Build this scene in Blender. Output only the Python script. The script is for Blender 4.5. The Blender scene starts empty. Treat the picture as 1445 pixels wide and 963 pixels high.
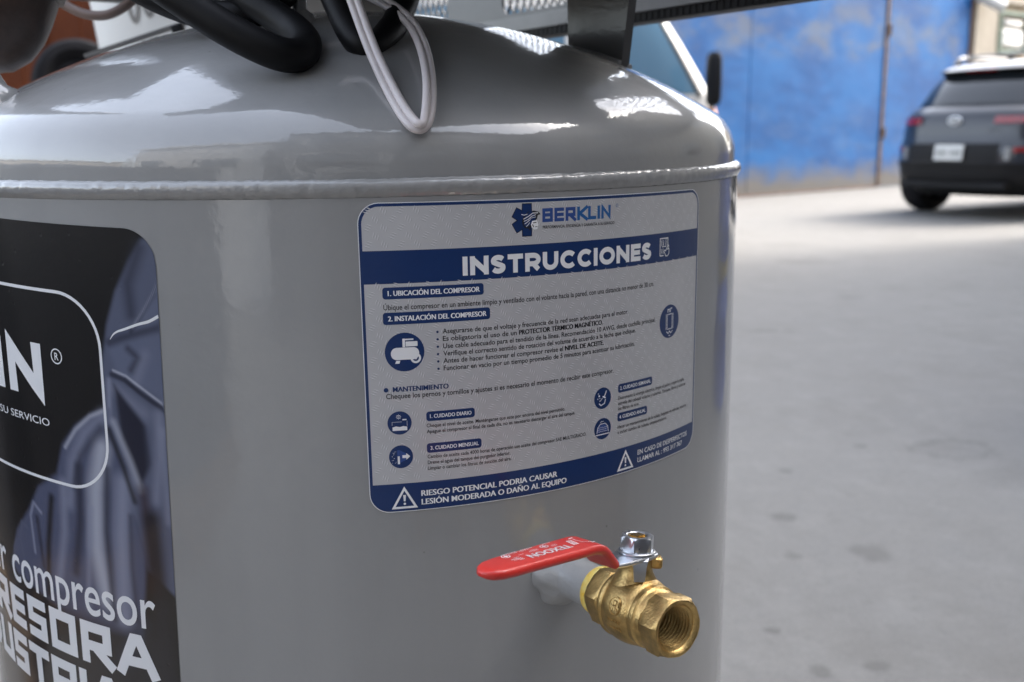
import bpy, bmesh, math, random
import numpy as np
from mathutils import Vector, Matrix

random.seed(7)
rng = np.random.default_rng(7)
SC = bpy.context.scene
COL = SC.collection

# ------------------------------------------------------------------ camera
R = 0.25                      # tank radius (m)
OFF = 0.845                   # height of the tank's upper weld above the ground
F_PX = 1378.13                # focal length in pixels of a 1445 px wide frame
CAM = np.array([0.0, -0.68039, OFF + 0.02506])
YAW, PITCH, ROLL = 0.14971, 0.20748, -0.0133
_cy, _sy, _cp, _sp = math.cos(YAW), math.sin(YAW), math.cos(PITCH), math.sin(PITCH)
FW = np.array([_sy * _cp, _cy * _cp, -_sp])
_rt = np.array([_cy, -_sy, 0.0])
_up = np.cross(_rt, FW)
RT = _rt * math.cos(ROLL) + _up * math.sin(ROLL)
UP = _up * math.cos(ROLL) - _rt * math.sin(ROLL)
cam = bpy.data.cameras.new("camera")
cam.sensor_width = 36.0
cam.lens = F_PX / 1445 * 36
cam.clip_start = 0.02
cam.clip_end = 2000
cam.dof.use_dof = True
cam.dof.focus_distance = 0.445
cam.dof.aperture_fstop = 10.5
cam_ob = bpy.data.objects.new("camera", cam)
COL.objects.link(cam_ob)
cam_ob.matrix_world = Matrix((
    (RT[0], UP[0], -FW[0], CAM[0]), (RT[1], UP[1], -FW[1], CAM[1]),
    (RT[2], UP[2], -FW[2], CAM[2]), (0, 0, 0, 1)))
SC.camera = cam_ob

# ------------------------------------------------------------------ sky and sun
SUN_AZ, SUN_EL = math.radians(75), math.radians(41)
world = bpy.data.worlds.new("World")
SC.world = world
world.use_nodes = True
wn = world.node_tree
bg = wn.nodes["Background"]
sky = wn.nodes.new("ShaderNodeTexSky")
sky.sky_type = 'NISHITA'
sky.sun_disc = False
sky.sun_elevation = SUN_EL
sky.sun_rotation = SUN_AZ
sky.air_density = 1.0
sky.dust_density = 4.0
sky.ozone_density = 1.0
hs = wn.nodes.new("ShaderNodeHueSaturation")      # thin white haze over the town
hs.inputs["Saturation"].default_value = 0.5
hs.inputs["Value"].default_value = 1.0
wn.links.new(sky.outputs[0], hs.inputs["Color"])
wn.links.new(hs.outputs[0], bg.inputs["Color"])
bg.inputs["Strength"].default_value = 0.15
sun = bpy.data.lights.new("sun", 'SUN')
sun.energy = 0.5
sun.angle = math.radians(10.0)
sun.color = (1.0, 0.94, 0.86)
sun_ob = bpy.data.objects.new("sun", sun)
COL.objects.link(sun_ob)
SUN_DIR = Vector((math.sin(SUN_AZ) * math.cos(SUN_EL), math.cos(SUN_AZ) * math.cos(SUN_EL), math.sin(SUN_EL)))
sun_ob.rotation_euler = SUN_DIR.to_track_quat('Z', 'Y').to_euler()
sun_ob.location = (20, 5, 30)
SC.view_settings.view_transform = 'Standard'
SC.view_settings.look = 'None'
SC.view_settings.exposure = 2.5
SC.view_settings.gamma = 1.0
SC.render.engine = 'CYCLES'
SC.cycles.max_bounces = 8
SC.cycles.use_denoising = True
try:
    SC.cycles.denoiser = 'OPENIMAGEDENOISE'
    SC.cycles.denoising_input_passes = 'RGB_ALBEDO_NORMAL'
except Exception:
    pass
SC.cycles.sample_clamp_indirect = 6.0

# ------------------------------------------------------------------ helpers
V3 = lambda *a: np.array(a, float)
def norm(v):
    v = np.asarray(v, float)
    return v / np.linalg.norm(v)
def ray(px, py):
    return norm(FW + RT * (px - 722.5) / F_PX + UP * (481.5 - py) / F_PX)
def at(px, py, depth):
    """a point at a given distance along the viewing axis"""
    d = ray(px, py)
    return CAM + d * depth / (d @ FW)
def ground_at(px, py):
    d = ray(px, py)
    return CAM + d * (-CAM[2] / d[2])

RD, RC, RK, DZ0 = 0.2481, 0.4544, 0.02988, 0.01279      # dome: radius, crown, knuckle, shoulder
_dd = RC - RK
ZC = DZ0 - math.sqrt(_dd * _dd - (RD - RK) ** 2)
ALPHA0 = math.atan2(DZ0 - ZC, RD - RK)
def dome_z(r):
    if r < RC * math.cos(ALPHA0):
        return OFF + ZC + math.sqrt(RC * RC - r * r)
    return OFF + DZ0 + math.sqrt(max(RK * RK - (r - (RD - RK)) ** 2, 0))

MATS = {}
def socket(n, *names):
    for k in names:
        if k in n.inputs:
            return n.inputs[k]
def mat(name, col, rough=0.5, metal=0.0, coat=0.0, coat_rough=0.05, spec=0.5, var=0.0, var_scale=5.0,
        bump=0.0, bump_scale=50.0, bump_dist=0.001, rough_var=0.0, col2=None, coat_ior=1.5, wave=0.0, specks=0.0):
    m = bpy.data.materials.new(name)
    m.use_nodes = True
    nt = m.node_tree
    b = nt.nodes["Principled BSDF"]
    b.inputs["Base Color"].default_value = (*col, 1)
    b.inputs["Roughness"].default_value = rough
    b.inputs["Metallic"].default_value = metal
    socket(b, "Coat Weight", "Coat").default_value = coat
    b.inputs["Coat Roughness"].default_value = coat_rough
    b.inputs["Coat IOR"].default_value = coat_ior
    socket(b, "Specular IOR Level", "Specular").default_value = spec
    tc = nt.nodes.new("ShaderNodeTexCoord")
    if var or col2 is not None:
        n = nt.nodes.new("ShaderNodeTexNoise")
        n.inputs["Scale"].default_value = var_scale
        n.inputs["Detail"].default_value = 6
        n.inputs["Roughness"].default_value = 0.65
        nt.links.new(tc.outputs["Object"], n.inputs["Vector"])
        mx = nt.nodes.new("ShaderNodeMixRGB")
        if col2 is None:
            mx.inputs[1].default_value = (*[c * (1 - var) for c in col], 1)
            mx.inputs[2].default_value = (*[min(c * (1 + var), 1) for c in col], 1)
        else:
            mx.inputs[1].default_value = (*col, 1)
            mx.inputs[2].default_value = (*col2, 1)
        rp = nt.nodes.new("ShaderNodeValToRGB")
        rp.color_ramp.elements[0].position = 0.32
        rp.color_ramp.elements[1].position = 0.68
        nt.links.new(n.outputs["Fac"], rp.inputs[0])
        nt.links.new(rp.outputs[0], mx.inputs[0])
        nt.links.new(mx.outputs[0], b.inputs["Base Color"])
        if rough_var:
            mr = nt.nodes.new("ShaderNodeMapRange")
            mr.inputs["To Min"].default_value = max(rough - rough_var, 0)
            mr.inputs["To Max"].default_value = min(rough + rough_var, 1)
            nt.links.new(n.outputs["Fac"], mr.inputs["Value"])
            nt.links.new(mr.outputs[0], b.inputs["Roughness"])
    if specks:                                     # grit caught in the paint and dust on it
        vo = nt.nodes.new("ShaderNodeTexVoronoi")
        vo.inputs["Scale"].default_value = 85
        nt.links.new(tc.outputs["Object"], vo.inputs["Vector"])
        mr = nt.nodes.new("ShaderNodeMapRange")
        mr.inputs["From Min"].default_value = 0.03; mr.inputs["From Max"].default_value = 0.07
        mr.inputs["To Min"].default_value = 1.0; mr.inputs["To Max"].default_value = 0.0
        nt.links.new(vo.outputs["Distance"], mr.inputs["Value"])
        wn_ = nt.nodes.new("ShaderNodeMath"); wn_.operation = 'GREATER_THAN'; wn_.inputs[1].default_value = 0.86
        sc_ = nt.nodes.new("ShaderNodeSeparateColor")
        nt.links.new(vo.outputs["Color"], sc_.inputs[0]); nt.links.new(sc_.outputs[0], wn_.inputs[0])
        mm = nt.nodes.new("ShaderNodeMath"); mm.operation = 'MULTIPLY'
        nt.links.new(mr.outputs[0], mm.inputs[0]); nt.links.new(wn_.outputs[0], mm.inputs[1])
        m3 = nt.nodes.new("ShaderNodeMath"); m3.operation = 'MULTIPLY'; m3.inputs[1].default_value = specks
        nt.links.new(mm.outputs[0], m3.inputs[0])
        mx2 = nt.nodes.new("ShaderNodeMixRGB"); mx2.inputs[2].default_value = (0.05, 0.05, 0.045, 1)
        nt.links.new(m3.outputs[0], mx2.inputs[0]); nt.links.new(mx.outputs[0], mx2.inputs[1])
        # faint lighter and darker streaks down the sheet
        mp = nt.nodes.new("ShaderNodeMapping"); mp.inputs["Scale"].default_value = (1, 1, 0.06)
        nt.links.new(tc.outputs["Object"], mp.inputs[0])
        ns = nt.nodes.new("ShaderNodeTexNoise"); ns.inputs["Scale"].default_value = 34; ns.inputs["Detail"].default_value = 5
        nt.links.new(mp.outputs[0], ns.inputs["Vector"])
        rs = nt.nodes.new("ShaderNodeMapRange"); rs.inputs["From Min"].default_value = 0.3; rs.inputs["From Max"].default_value = 0.7
        rs.inputs["To Min"].default_value = 0.955; rs.inputs["To Max"].default_value = 1.045
        nt.links.new(ns.outputs["Fac"], rs.inputs["Value"])
        ml = nt.nodes.new("ShaderNodeMixRGB"); ml.blend_type = 'MULTIPLY'; ml.inputs[0].default_value = 1.0
        nt.links.new(mx2.outputs[0], ml.inputs[1]); nt.links.new(rs.outputs[0], ml.inputs[2])
        nt.links.new(ml.outputs[0], b.inputs["Base Color"])
        # a film of dust: the gloss is not the same everywhere
        nd = nt.nodes.new("ShaderNodeTexNoise"); nd.inputs["Scale"].default_value = 11; nd.inputs["Detail"].default_value = 7; nd.inputs["Roughness"].default_value = 0.7
        nt.links.new(tc.outputs["Object"], nd.inputs["Vector"])
        rd = nt.nodes.new("ShaderNodeMapRange"); rd.inputs["From Min"].default_value = 0.35; rd.inputs["From Max"].default_value = 0.75
        rd.inputs["To Min"].default_value = coat_rough * 0.45; rd.inputs["To Max"].default_value = coat_rough * 1.7
        nt.links.new(nd.outputs["Fac"], rd.inputs["Value"]); nt.links.new(rd.outputs[0], b.inputs["Coat Roughness"])
    if bump:
        n2 = nt.nodes.new("ShaderNodeTexNoise")
        n2.inputs["Scale"].default_value = bump_scale
        n2.inputs["Detail"].default_value = 3
        nt.links.new(tc.outputs["Object"], n2.inputs["Vector"])
        bp = nt.nodes.new("ShaderNodeBump")
        bp.inputs["Strength"].default_value = bump
        bp.inputs["Distance"].default_value = bump_dist
        nt.links.new(n2.outputs["Fac"], bp.inputs["Height"])
        if wave:                                   # sheet metal is never quite even
            n3 = nt.nodes.new("ShaderNodeTexNoise")
            n3.inputs["Scale"].default_value = 22
            n3.inputs["Detail"].default_value = 2
            nt.links.new(tc.outputs["Object"], n3.inputs["Vector"])
            bw = nt.nodes.new("ShaderNodeBump")
            bw.inputs["Strength"].default_value = wave
            bw.inputs["Distance"].default_value = 0.0012
            nt.links.new(n3.outputs["Fac"], bw.inputs["Height"])
            nt.links.new(bw.outputs[0], bp.inputs["Normal"])
        nt.links.new(bp.outputs[0], b.inputs["Normal"])
        if coat:
            nt.links.new(bp.outputs[0], b.inputs["Coat Normal"])
    MATS[name] = m
    return m

class MB:
    """collects faces and links them as one mesh object"""
    def __init__(self):
        self.v, self.f, self.m = [], [], []
    def add(self, verts, faces, mi=0):
        o = len(self.v)
        self.v.extend([tuple(float(c) for c in p) for p in verts])
        self.f.extend([tuple(i + o for i in f) for f in faces])
        self.m.extend([mi] * len(faces))
    def grid(self, P, closed_u=False, closed_v=False, mi=0):
        """P[i][j]"""
        n, k = len(P), len(P[0])
        vs = [p for row in P for p in row]
        fs = []
        for i in range(n if closed_u else n - 1):
            for j in range(k if closed_v else k - 1):
                a, b2 = i * k + j, i * k + (j + 1) % k
                c, d = ((i + 1) % n) * k + (j + 1) % k, ((i + 1) % n) * k + j
                fs.append((a, b2, c, d))
        self.add(vs, fs, mi)
    def lathe(self, prof, o=(0, 0, 0), ax=(0, 0, 1), seg=48, mi=0, ref=None, r0=0.0, caps=False):
        """prof: (radius, distance along axis)"""
        ax = norm(ax)
        ref = np.array(ref if ref is not None else ((1, 0, 0) if abs(ax[0]) < 0.9 else (0, 1, 0)), float)
        e1 = norm(ref - ax * (ref @ ax)); e2 = np.cross(ax, e1)
        o = np.array(o, float)
        rows = []
        for r, z in prof:
            rows.append([o + ax * z + (e1 * math.cos(t) + e2 * math.sin(t)) * r
                         for t in (r0 + 2 * math.pi * i / seg for i in range(seg))])
        self.grid(rows, closed_v=True, mi=mi)
        if caps:
            self.add(rows[0], [tuple(range(seg - 1, -1, -1))], mi)
            self.add(rows[-1], [tuple(range(seg))], mi)
    def box(self, c, size, ex=(1, 0, 0), ey=(0, 1, 0), ez=(0, 0, 1), mi=0):
        c = np.array(c, float); ex, ey, ez = [np.array(e, float) for e in (ex, ey, ez)]
        h = [s / 2 for s in size]
        vs = [c + ex * h[0] * a + ey * h[1] * b + ez * h[2] * d for d in (-1, 1) for b in (-1, 1) for a in (-1, 1)]
        self.add(vs, [(0, 2, 3, 1), (4, 5, 7, 6), (0, 1, 5, 4), (2, 6, 7, 3), (0, 4, 6, 2), (1, 3, 7, 5)], mi)
    def bbox(self, c, size, bev, ex=(1, 0, 0), ey=(0, 1, 0), ez=(0, 0, 1), mi=0):
        """box with bevelled vertical edges and top/bottom edges"""
        c = np.array(c, float); ex, ey, ez = [np.array(e, float) for e in (ex, ey, ez)]
        hx, hy, hz = [s / 2 for s in size]
        def ring(ix, z):
            b2 = bev
            pts = []
            for sx, sy in ((1, 1), (-1, 1), (-1, -1), (1, -1)):
                for k in range(4):
                    t = math.pi / 2 * k / 3 + {(1, 1): 0, (-1, 1): math.pi / 2, (-1, -1): math.pi, (1, -1): 1.5 * math.pi}[(sx, sy)]
                    pts.append(c + ex * (sx * (hx - b2) + (b2 - ix) * math.cos(t)) + ey * (sy * (hy - b2) + (b2 - ix) * math.sin(t)) + ez * z)
            return pts
        rows = [ring(bev * .7, -hz), ring(0, -hz + bev * .7), ring(0, hz - bev * .7), ring(bev * .7, hz)]
        self.grid(rows, closed_v=True, mi=mi)
        self.add(rows[0], [tuple(range(15, -1, -1))], mi)
        self.add(rows[-1], [tuple(range(16))], mi)
    def prism(self, outline, o, ex, ey, ez, t, mi=0):
        """2-D outline (CCW in ex, ey) extruded by t along ez"""
        o, ex, ey, ez = [np.array(q, float) for q in (o, ex, ey, ez)]
        a = [o + ex * p[0] + ey * p[1] for p in outline]
        b2 = [p + ez * t for p in a]
        n = len(a)
        self.add(a + b2, [tuple(range(n - 1, -1, -1)), tuple(range(n, 2 * n))] +
                 [(i, (i + 1) % n, n + (i + 1) % n, n + i) for i in range(n)], mi)
    def tube(self, pts, rad, seg=12, mi=0, caps=True, ell=None):
        """pts: path; rad: number or list; parallel transported rings"""
        pts = np.array(pts, float)
        n = len(pts)
        rad = np.broadcast_to(np.array(rad, float), (n,))
        T = np.gradient(pts, axis=0)
        T /= np.linalg.norm(T, axis=1)[:, None]
        u = np.cross(T[0], (0.3, 0.2, 1.0)); u = norm(u)
        rows = []
        for i in range(n):
            u = norm(u - T[i] * (u @ T[i])); w = np.cross(T[i], u)
            rows.append([pts[i] + (u * math.cos(a) + w * math.sin(a)) * rad[i] for a in (2 * math.pi * k / seg for k in range(seg))])
        self.grid(rows, closed_v=True, mi=mi)
        if caps:
            self.add(rows[0], [tuple(range(seg - 1, -1, -1))], mi)
            self.add(rows[-1], [tuple(range(seg))], mi)
    def build(self, name, mats, parent=None, smooth=None):
        me = bpy.data.meshes.new(name)
        me.from_pydata(self.v, [], self.f)
        mats = mats if isinstance(mats, (list, tuple)) else [mats]
        for m in mats:
            me.materials.append(m)
        me.polygons.foreach_set("material_index", self.m)
        if smooth is not None:
            me.polygons.foreach_set("use_smooth", [True] * len(self.f))
            me.set_sharp_from_angle(angle=math.radians(smooth))
        me.update()
        ob = bpy.data.objects.new(name, me)
        COL.objects.link(ob)
        if parent is not None:
            ob.parent = parent
        return ob

def thing(name, label, cat, loc=(0, 0, 0), rz=0.0, group=None):
    o = bpy.data.objects.new(name, None)
    COL.objects.link(o)
    o.empty_display_size = 0.1
    o.location = loc
    o.rotation_euler = (0, 0, rz)
    o["label"] = label
    o["category"] = cat
    if group:
        o["group"] = group
    return o
def tag(o, label, cat, group=None):
    o["label"] = label; o["category"] = cat
    if group:
        o["group"] = group
    return o
def structure(o):
    o["kind"] = "structure"
    return o
def spline(ctrl, n):
    """Catmull-Rom through control points"""
    P = np.array(ctrl, float)
    P = np.vstack([2 * P[0] - P[1], P, 2 * P[-1] - P[-2]])
    out = []
    segs = len(P) - 3
    for i in range(n):
        t = i / (n - 1) * segs
        k = min(int(t), segs - 1); u = t - k
        a, b2, c, d = P[k:k + 4]
        out.append(0.5 * ((2 * b2) + (-a + c) * u + (2 * a - 5 * b2 + 4 * c - d) * u * u + (-a + 3 * b2 - 3 * c + d) * u ** 3))
    return np.array(out)

# ------------------------------------------------------------------ materials
M_PAINT = mat("grey_enamel", (0.315, 0.317, 0.317), rough=0.42, coat=1.0, coat_ior=1.70, coat_rough=0.045, var=0.035, var_scale=7,
              bump=0.16, bump_scale=230, bump_dist=0.0006, wave=0.5, specks=0.55)
M_WELD = mat("painted_weld", (0.315, 0.317, 0.317), rough=0.34, coat=1.0, coat_ior=1.7, coat_rough=0.10, var=0.06, var_scale=120,
             bump=0.4, bump_scale=260, bump_dist=0.001)
M_DARKPAINT = mat("dark_grey_enamel", (0.075, 0.075, 0.077), rough=0.4, coat=0.4, coat_rough=0.1, var=0.08, var_scale=30, bump=0.1, bump_scale=300)
M_STEEL = mat("grey_painted_steel", (0.19, 0.19, 0.19), rough=0.4, coat=0.4, coat_rough=0.15, var=0.1, var_scale=20, bump=0.1, bump_scale=200)
M_BLACK = mat("black_rubber", (0.005, 0.005, 0.006), rough=0.52, spec=0.22, var=0.2, var_scale=60, bump=0.15, bump_scale=500, bump_dist=0.0004)
M_CABLE = mat("white_pvc", (0.66, 0.61, 0.61), rough=0.38, var=0.06, var_scale=40, bump=0.08, bump_scale=200)
M_BROWNTUBE = mat("brown_grey_hose", (0.30, 0.22, 0.19), rough=0.35, var=0.15, var_scale=30)
M_BROWN = mat("dark_brown_plastic", (0.055, 0.035, 0.028), rough=0.35, var=0.3, var_scale=60, bump=0.2, bump_scale=400)
M_CHROME = mat("zinc_plate", (0.66, 0.68, 0.71), rough=0.30, metal=1.0, var=0.08, var_scale=90, rough_var=0.08, bump=0.15, bump_scale=500, bump_dist=0.0003)
M_BRASS = mat("cast_brass", (0.60, 0.41, 0.165), rough=0.37, metal=1.0, var=0.28, var_scale=140, rough_var=0.13, bump=0.5, bump_scale=1100, bump_dist=0.0004)
M_BRASS_CUT = mat("machined_brass", (0.66, 0.45, 0.17), rough=0.24, metal=1.0, var=0.12, var_scale=150, rough_var=0.08, bump=0.12, bump_scale=700, bump_dist=0.0002)
M_RED = mat("red_vinyl", (0.60, 0.030, 0.022), rough=0.36, coat=0.4, coat_rough=0.12, var=0.08, var_scale=70, bump=0.12, bump_scale=600, bump_dist=0.0003)
M_TAPE = mat("yellow_thread_seal", (0.80, 0.70, 0.26), rough=0.55, col2=(0.80, 0.50, 0.06), var_scale=160)
M_NAVY = mat("navy_print", (0.007, 0.033, 0.135), rough=0.34, coat=0.5, coat_rough=0.1, bump=0.06, bump_scale=300)
M_NAVY2 = mat("navy_print_light", (0.035, 0.085, 0.30), rough=0.34, coat=0.5, coat_rough=0.1)
M_BLUEPRINT = mat("blue_print", (0.022, 0.125, 0.36), rough=0.34, coat=0.5, coat_rough=0.1)
M_INKWHITE = mat("white_print", (0.90, 0.905, 0.92), rough=0.36, coat=0.3, coat_rough=0.1)
M_INKBLACK = mat("black_print", (0.018, 0.018, 0.022), rough=0.4, coat=0.3, coat_rough=0.1)
M_SILVER = mat("silver_vinyl", (0.60, 0.60, 0.615), rough=0.38, metal=0.2, coat=0.4, coat_rough=0.12, var=0.05, var_scale=25, bump=0.1, bump_scale=350, bump_dist=0.0004)
M_TREADL = mat("tread_light", (0.82, 0.82, 0.84), rough=0.36, metal=0.2)
M_TREADD = mat("tread_dark", (0.46, 0.46, 0.475), rough=0.36, metal=0.2)
M_LABELWHITE = mat("label_white", (0.85, 0.86, 0.88), rough=0.3, coat=0.5, coat_rough=0.08)
M_TYRE = mat("tyre_rubber", (0.010, 0.010, 0.012), rough=0.8, spec=0.15, var=0.2, var_scale=30)
M_CARPAINT = mat("slate_car_paint", (0.015, 0.018, 0.026), rough=0.4, metal=0.0, spec=0.3, coat=0.8, coat_rough=0.03, var=0.05, var_scale=4)
M_CLAD = mat("black_cladding", (0.010, 0.010, 0.011), rough=0.6, spec=0.2)
M_GLASS = mat("dark_glass", (0.012, 0.014, 0.016), rough=0.04, spec=0.8)
M_TAIL = mat("red_lens", (0.20, 0.005, 0.008), rough=0.12, coat=1.0)
M_PLATE = mat("plate_white", (0.50, 0.50, 0.48), rough=0.4)
M_VAN = mat("white_van_paint", (0.60, 0.60, 0.59), rough=0.3, coat=0.6, coat_rough=0.06, var=0.03, var_scale=3)
M_VANGLASS = mat("mirrored_blue_pane", (0.10, 0.20, 0.30), rough=0.05, spec=0.9)  # blue of the mirrored sky and gate put into the pane colour
M_ORANGE = mat("orange_amber_lens", (0.75, 0.22, 0.03), rough=0.2)
M_DRUM = mat("white_plastic", (0.70, 0.71, 0.70), rough=0.45, var=0.04, var_scale=8)
M_WHITEWALL = mat("pale_plaster", (0.62, 0.60, 0.56), rough=0.9, var=0.12, var_scale=1.2)
M_RENDER = mat("beige_render", (0.29, 0.255, 0.205), rough=0.9, var=0.15, var_scale=2.5, bump=0.3, bump_scale=30, bump_dist=0.01)
M_BRICKWALL = mat("ochre_brickwork", (0.25, 0.19, 0.12), rough=0.9, col2=(0.16, 0.13, 0.095), var_scale=14)
M_DARKWALL = mat("shaded_workshop_wall", (0.10, 0.098, 0.095), rough=0.8, var=0.2, var_scale=1.0)
M_HOLE = mat("dark_opening", (0.02, 0.02, 0.02), rough=0.8)
M_GREENFRAME = mat("green_frame_paint", (0.11, 0.16, 0.12), rough=0.6, var=0.2, var_scale=20)
M_RUST = mat("rusty_steel", (0.13, 0.085, 0.06), rough=0.8, var=0.4, var_scale=12)
M_DECK = mat("black_underside", (0.03, 0.03, 0.032), rough=0.5, var=0.2, var_scale=8)
M_STUB = mat("upward_lit_grey", (0.34, 0.34, 0.338), rough=0.42, coat=0.6, coat_rough=0.12, var=0.06, var_scale=60, bump=0.3, bump_scale=320)  # paler than the tank grey: light on its upward side put into the colour

def W(ob):
    """its vertices are in world coordinates: undo the parent's offset"""
    ob.location = -ob.parent.location
    return ob

# ------------------------------------------------------------------ the setting
def ground_material():
    m = bpy.data.materials.new("worn_concrete"); m.use_nodes = True
    nt = m.node_tree; L = nt.links.new
    b = nt.nodes["Principled BSDF"]
    b.inputs["Roughness"].default_value = 0.85
    tc = nt.nodes.new("ShaderNodeTexCoord")
    def noise(scale, detail=5, rough=0.6):
        n = nt.nodes.new("ShaderNodeTexNoise")
        n.inputs["Scale"].default_value = scale; n.inputs["Detail"].default_value = detail
        n.inputs["Roughness"].default_value = rough
        L(tc.outputs["Object"], n.inputs["Vector"]); return n.outputs["Fac"]
    def ramp(fac, p0, p1, c0=(0, 0, 0, 1), c1=(1, 1, 1, 1)):
        r = nt.nodes.new("ShaderNodeValToRGB")
        r.color_ramp.elements[0].position = p0; r.color_ramp.elements[1].position = p1
        r.color_ramp.elements[0].color = c0; r.color_ramp.elements[1].color = c1
        L(fac, r.inputs[0]); return r.outputs[0]
    def math2(op, a, v, clamp=False):
        n = nt.nodes.new("ShaderNodeMath"); n.operation = op; n.use_clamp = clamp
        for i, q in enumerate((a, v)):
            if isinstance(q, (int, float)): n.inputs[i].default_value = q
            else: L(q, n.inputs[i])
        return n.outputs[0]
    def mix(fac, a, c, typ='MIX'):
        n = nt.nodes.new("ShaderNodeMixRGB"); n.blend_type = typ
        for i, q in zip((0, 1, 2), (fac, a, c)):
            if isinstance(q, (int, float)): n.inputs[i].default_value = q
            elif isinstance(q, tuple): n.inputs[i].default_value = (*q, 1)
            else: L(q, n.inputs[i])
        return n.outputs[0]
    base = mix(ramp(noise(0.55, 8), 0.3, 0.7), (0.192, 0.183, 0.167), (0.220, 0.212, 0.197))
    base = mix(ramp(noise(6.0, 9, 0.7), 0.35, 0.75), base, (0.196, 0.190, 0.178))
    base = mix(math2('MULTIPLY', ramp(noise(38, 6, 0.75), 0.48, 0.72), 0.5), base, (0.14, 0.135, 0.126))
    base = mix(math2('MULTIPLY', ramp(noise(160, 4, 0.8), 0.42, 0.62), 0.42), base, (0.115, 0.110, 0.10))
    base = mix(math2('MULTIPLY', ramp(noise(2.2, 7, 0.75), 0.48, 0.66), 0.5), base, (0.140, 0.132, 0.118))
    base = mix(math2('MULTIPLY', ramp(noise(7.5, 5, 0.7), 0.50, 0.68), 0.4), base, (0.232, 0.224, 0.208))
    small = ramp(noise(17, 3, 0.5), 0.66, 0.74)
    base = mix(math2('MULTIPLY', small, 0.35), base, (0.11, 0.103, 0.092))
    wob = noise(26, 6, 0.7)
    sep = nt.nodes.new("ShaderNodeSeparateXYZ"); L(tc.outputs["Object"], sep.inputs[0])
    # stains lie where they lie on the concrete: (x, y, radius x, radius y, ring?, darkness)
    for (x, y, rx, ry, ring, k) in STAINS:
        dx = math2('DIVIDE', math2('SUBTRACT', sep.outputs[0], x), rx)
        dy = math2('DIVIDE', math2('SUBTRACT', sep.outputs[1], y), ry)
        r = math2('SQRT', math2('ADD', math2('MULTIPLY', dx, dx), math2('MULTIPLY', dy, dy)), 0)
        r = math2('ADD', r, math2('MULTIPLY', math2('SUBTRACT', wob, 0.5), 1.9))
        if ring:
            f = math2('SUBTRACT', 1.0, math2('MULTIPLY', math2('ABSOLUTE', math2('SUBTRACT', r, 0.85), 0), 4.5), True)
            f2 = math2('MULTIPLY', math2('SUBTRACT', 1.0, r, True), 0.45)
            f = math2('MAXIMUM', f, f2)
        else:
            f = math2('MULTIPLY', math2('SUBTRACT', 1.0, r, True), 2.6, True)
        base = mix(math2('MULTIPLY', f, k * .85), base, (0.085, 0.080, 0.072))
    L(base, b.inputs["Base Color"])
    bp = nt.nodes.new("ShaderNodeBump"); bp.inputs["Strength"].default_value = 0.35; bp.inputs["Distance"].default_value = 0.006
    L(noise(60, 8, 0.7), bp.inputs["Height"]); L(bp.outputs[0], b.inputs["Normal"])
    return m

STAINS = [(1.60, 1.70, .125, .085, True, .60), (1.03, 1.106, .055, .05, False, .55), (1.745, 3.389, .10, .035, False, .55),
          (1.86, 3.36, .04, .03, False, .5), (.93, 1.323, .035, .03, False, .6), (1.36, 1.774, .022, .02, False, .6),
          (1.07, 1.618, .022, .02, False, .55), (.713, .683, .022, .03, False, .6), (.815, .688, .03, .02, False, .5),
          (.69, .83, .018, .015, False, .65), (.862, 1.119, .024, .015, False, .55), (2.94, 5.57, .20, .12, False, .35),
          (2.56, 4.14, .10, .05, False, .45), (3.3, 6.6, .3, .12, False, .3)]
M_GROUND = ground_material()
gb = MB()
S = 900.0
xs = [-S, -60, -12, -3, 0, 3, 12, 60, S]
gb.grid([[(x, y, 0.0) for y in xs] for x in xs])
g = gb.build("ground", M_GROUND)
# the grid above runs x-major: make it face up
g.data.flip_normals() if g.data.polygons[0].normal.z < 0 else None
structure(g)

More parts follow.
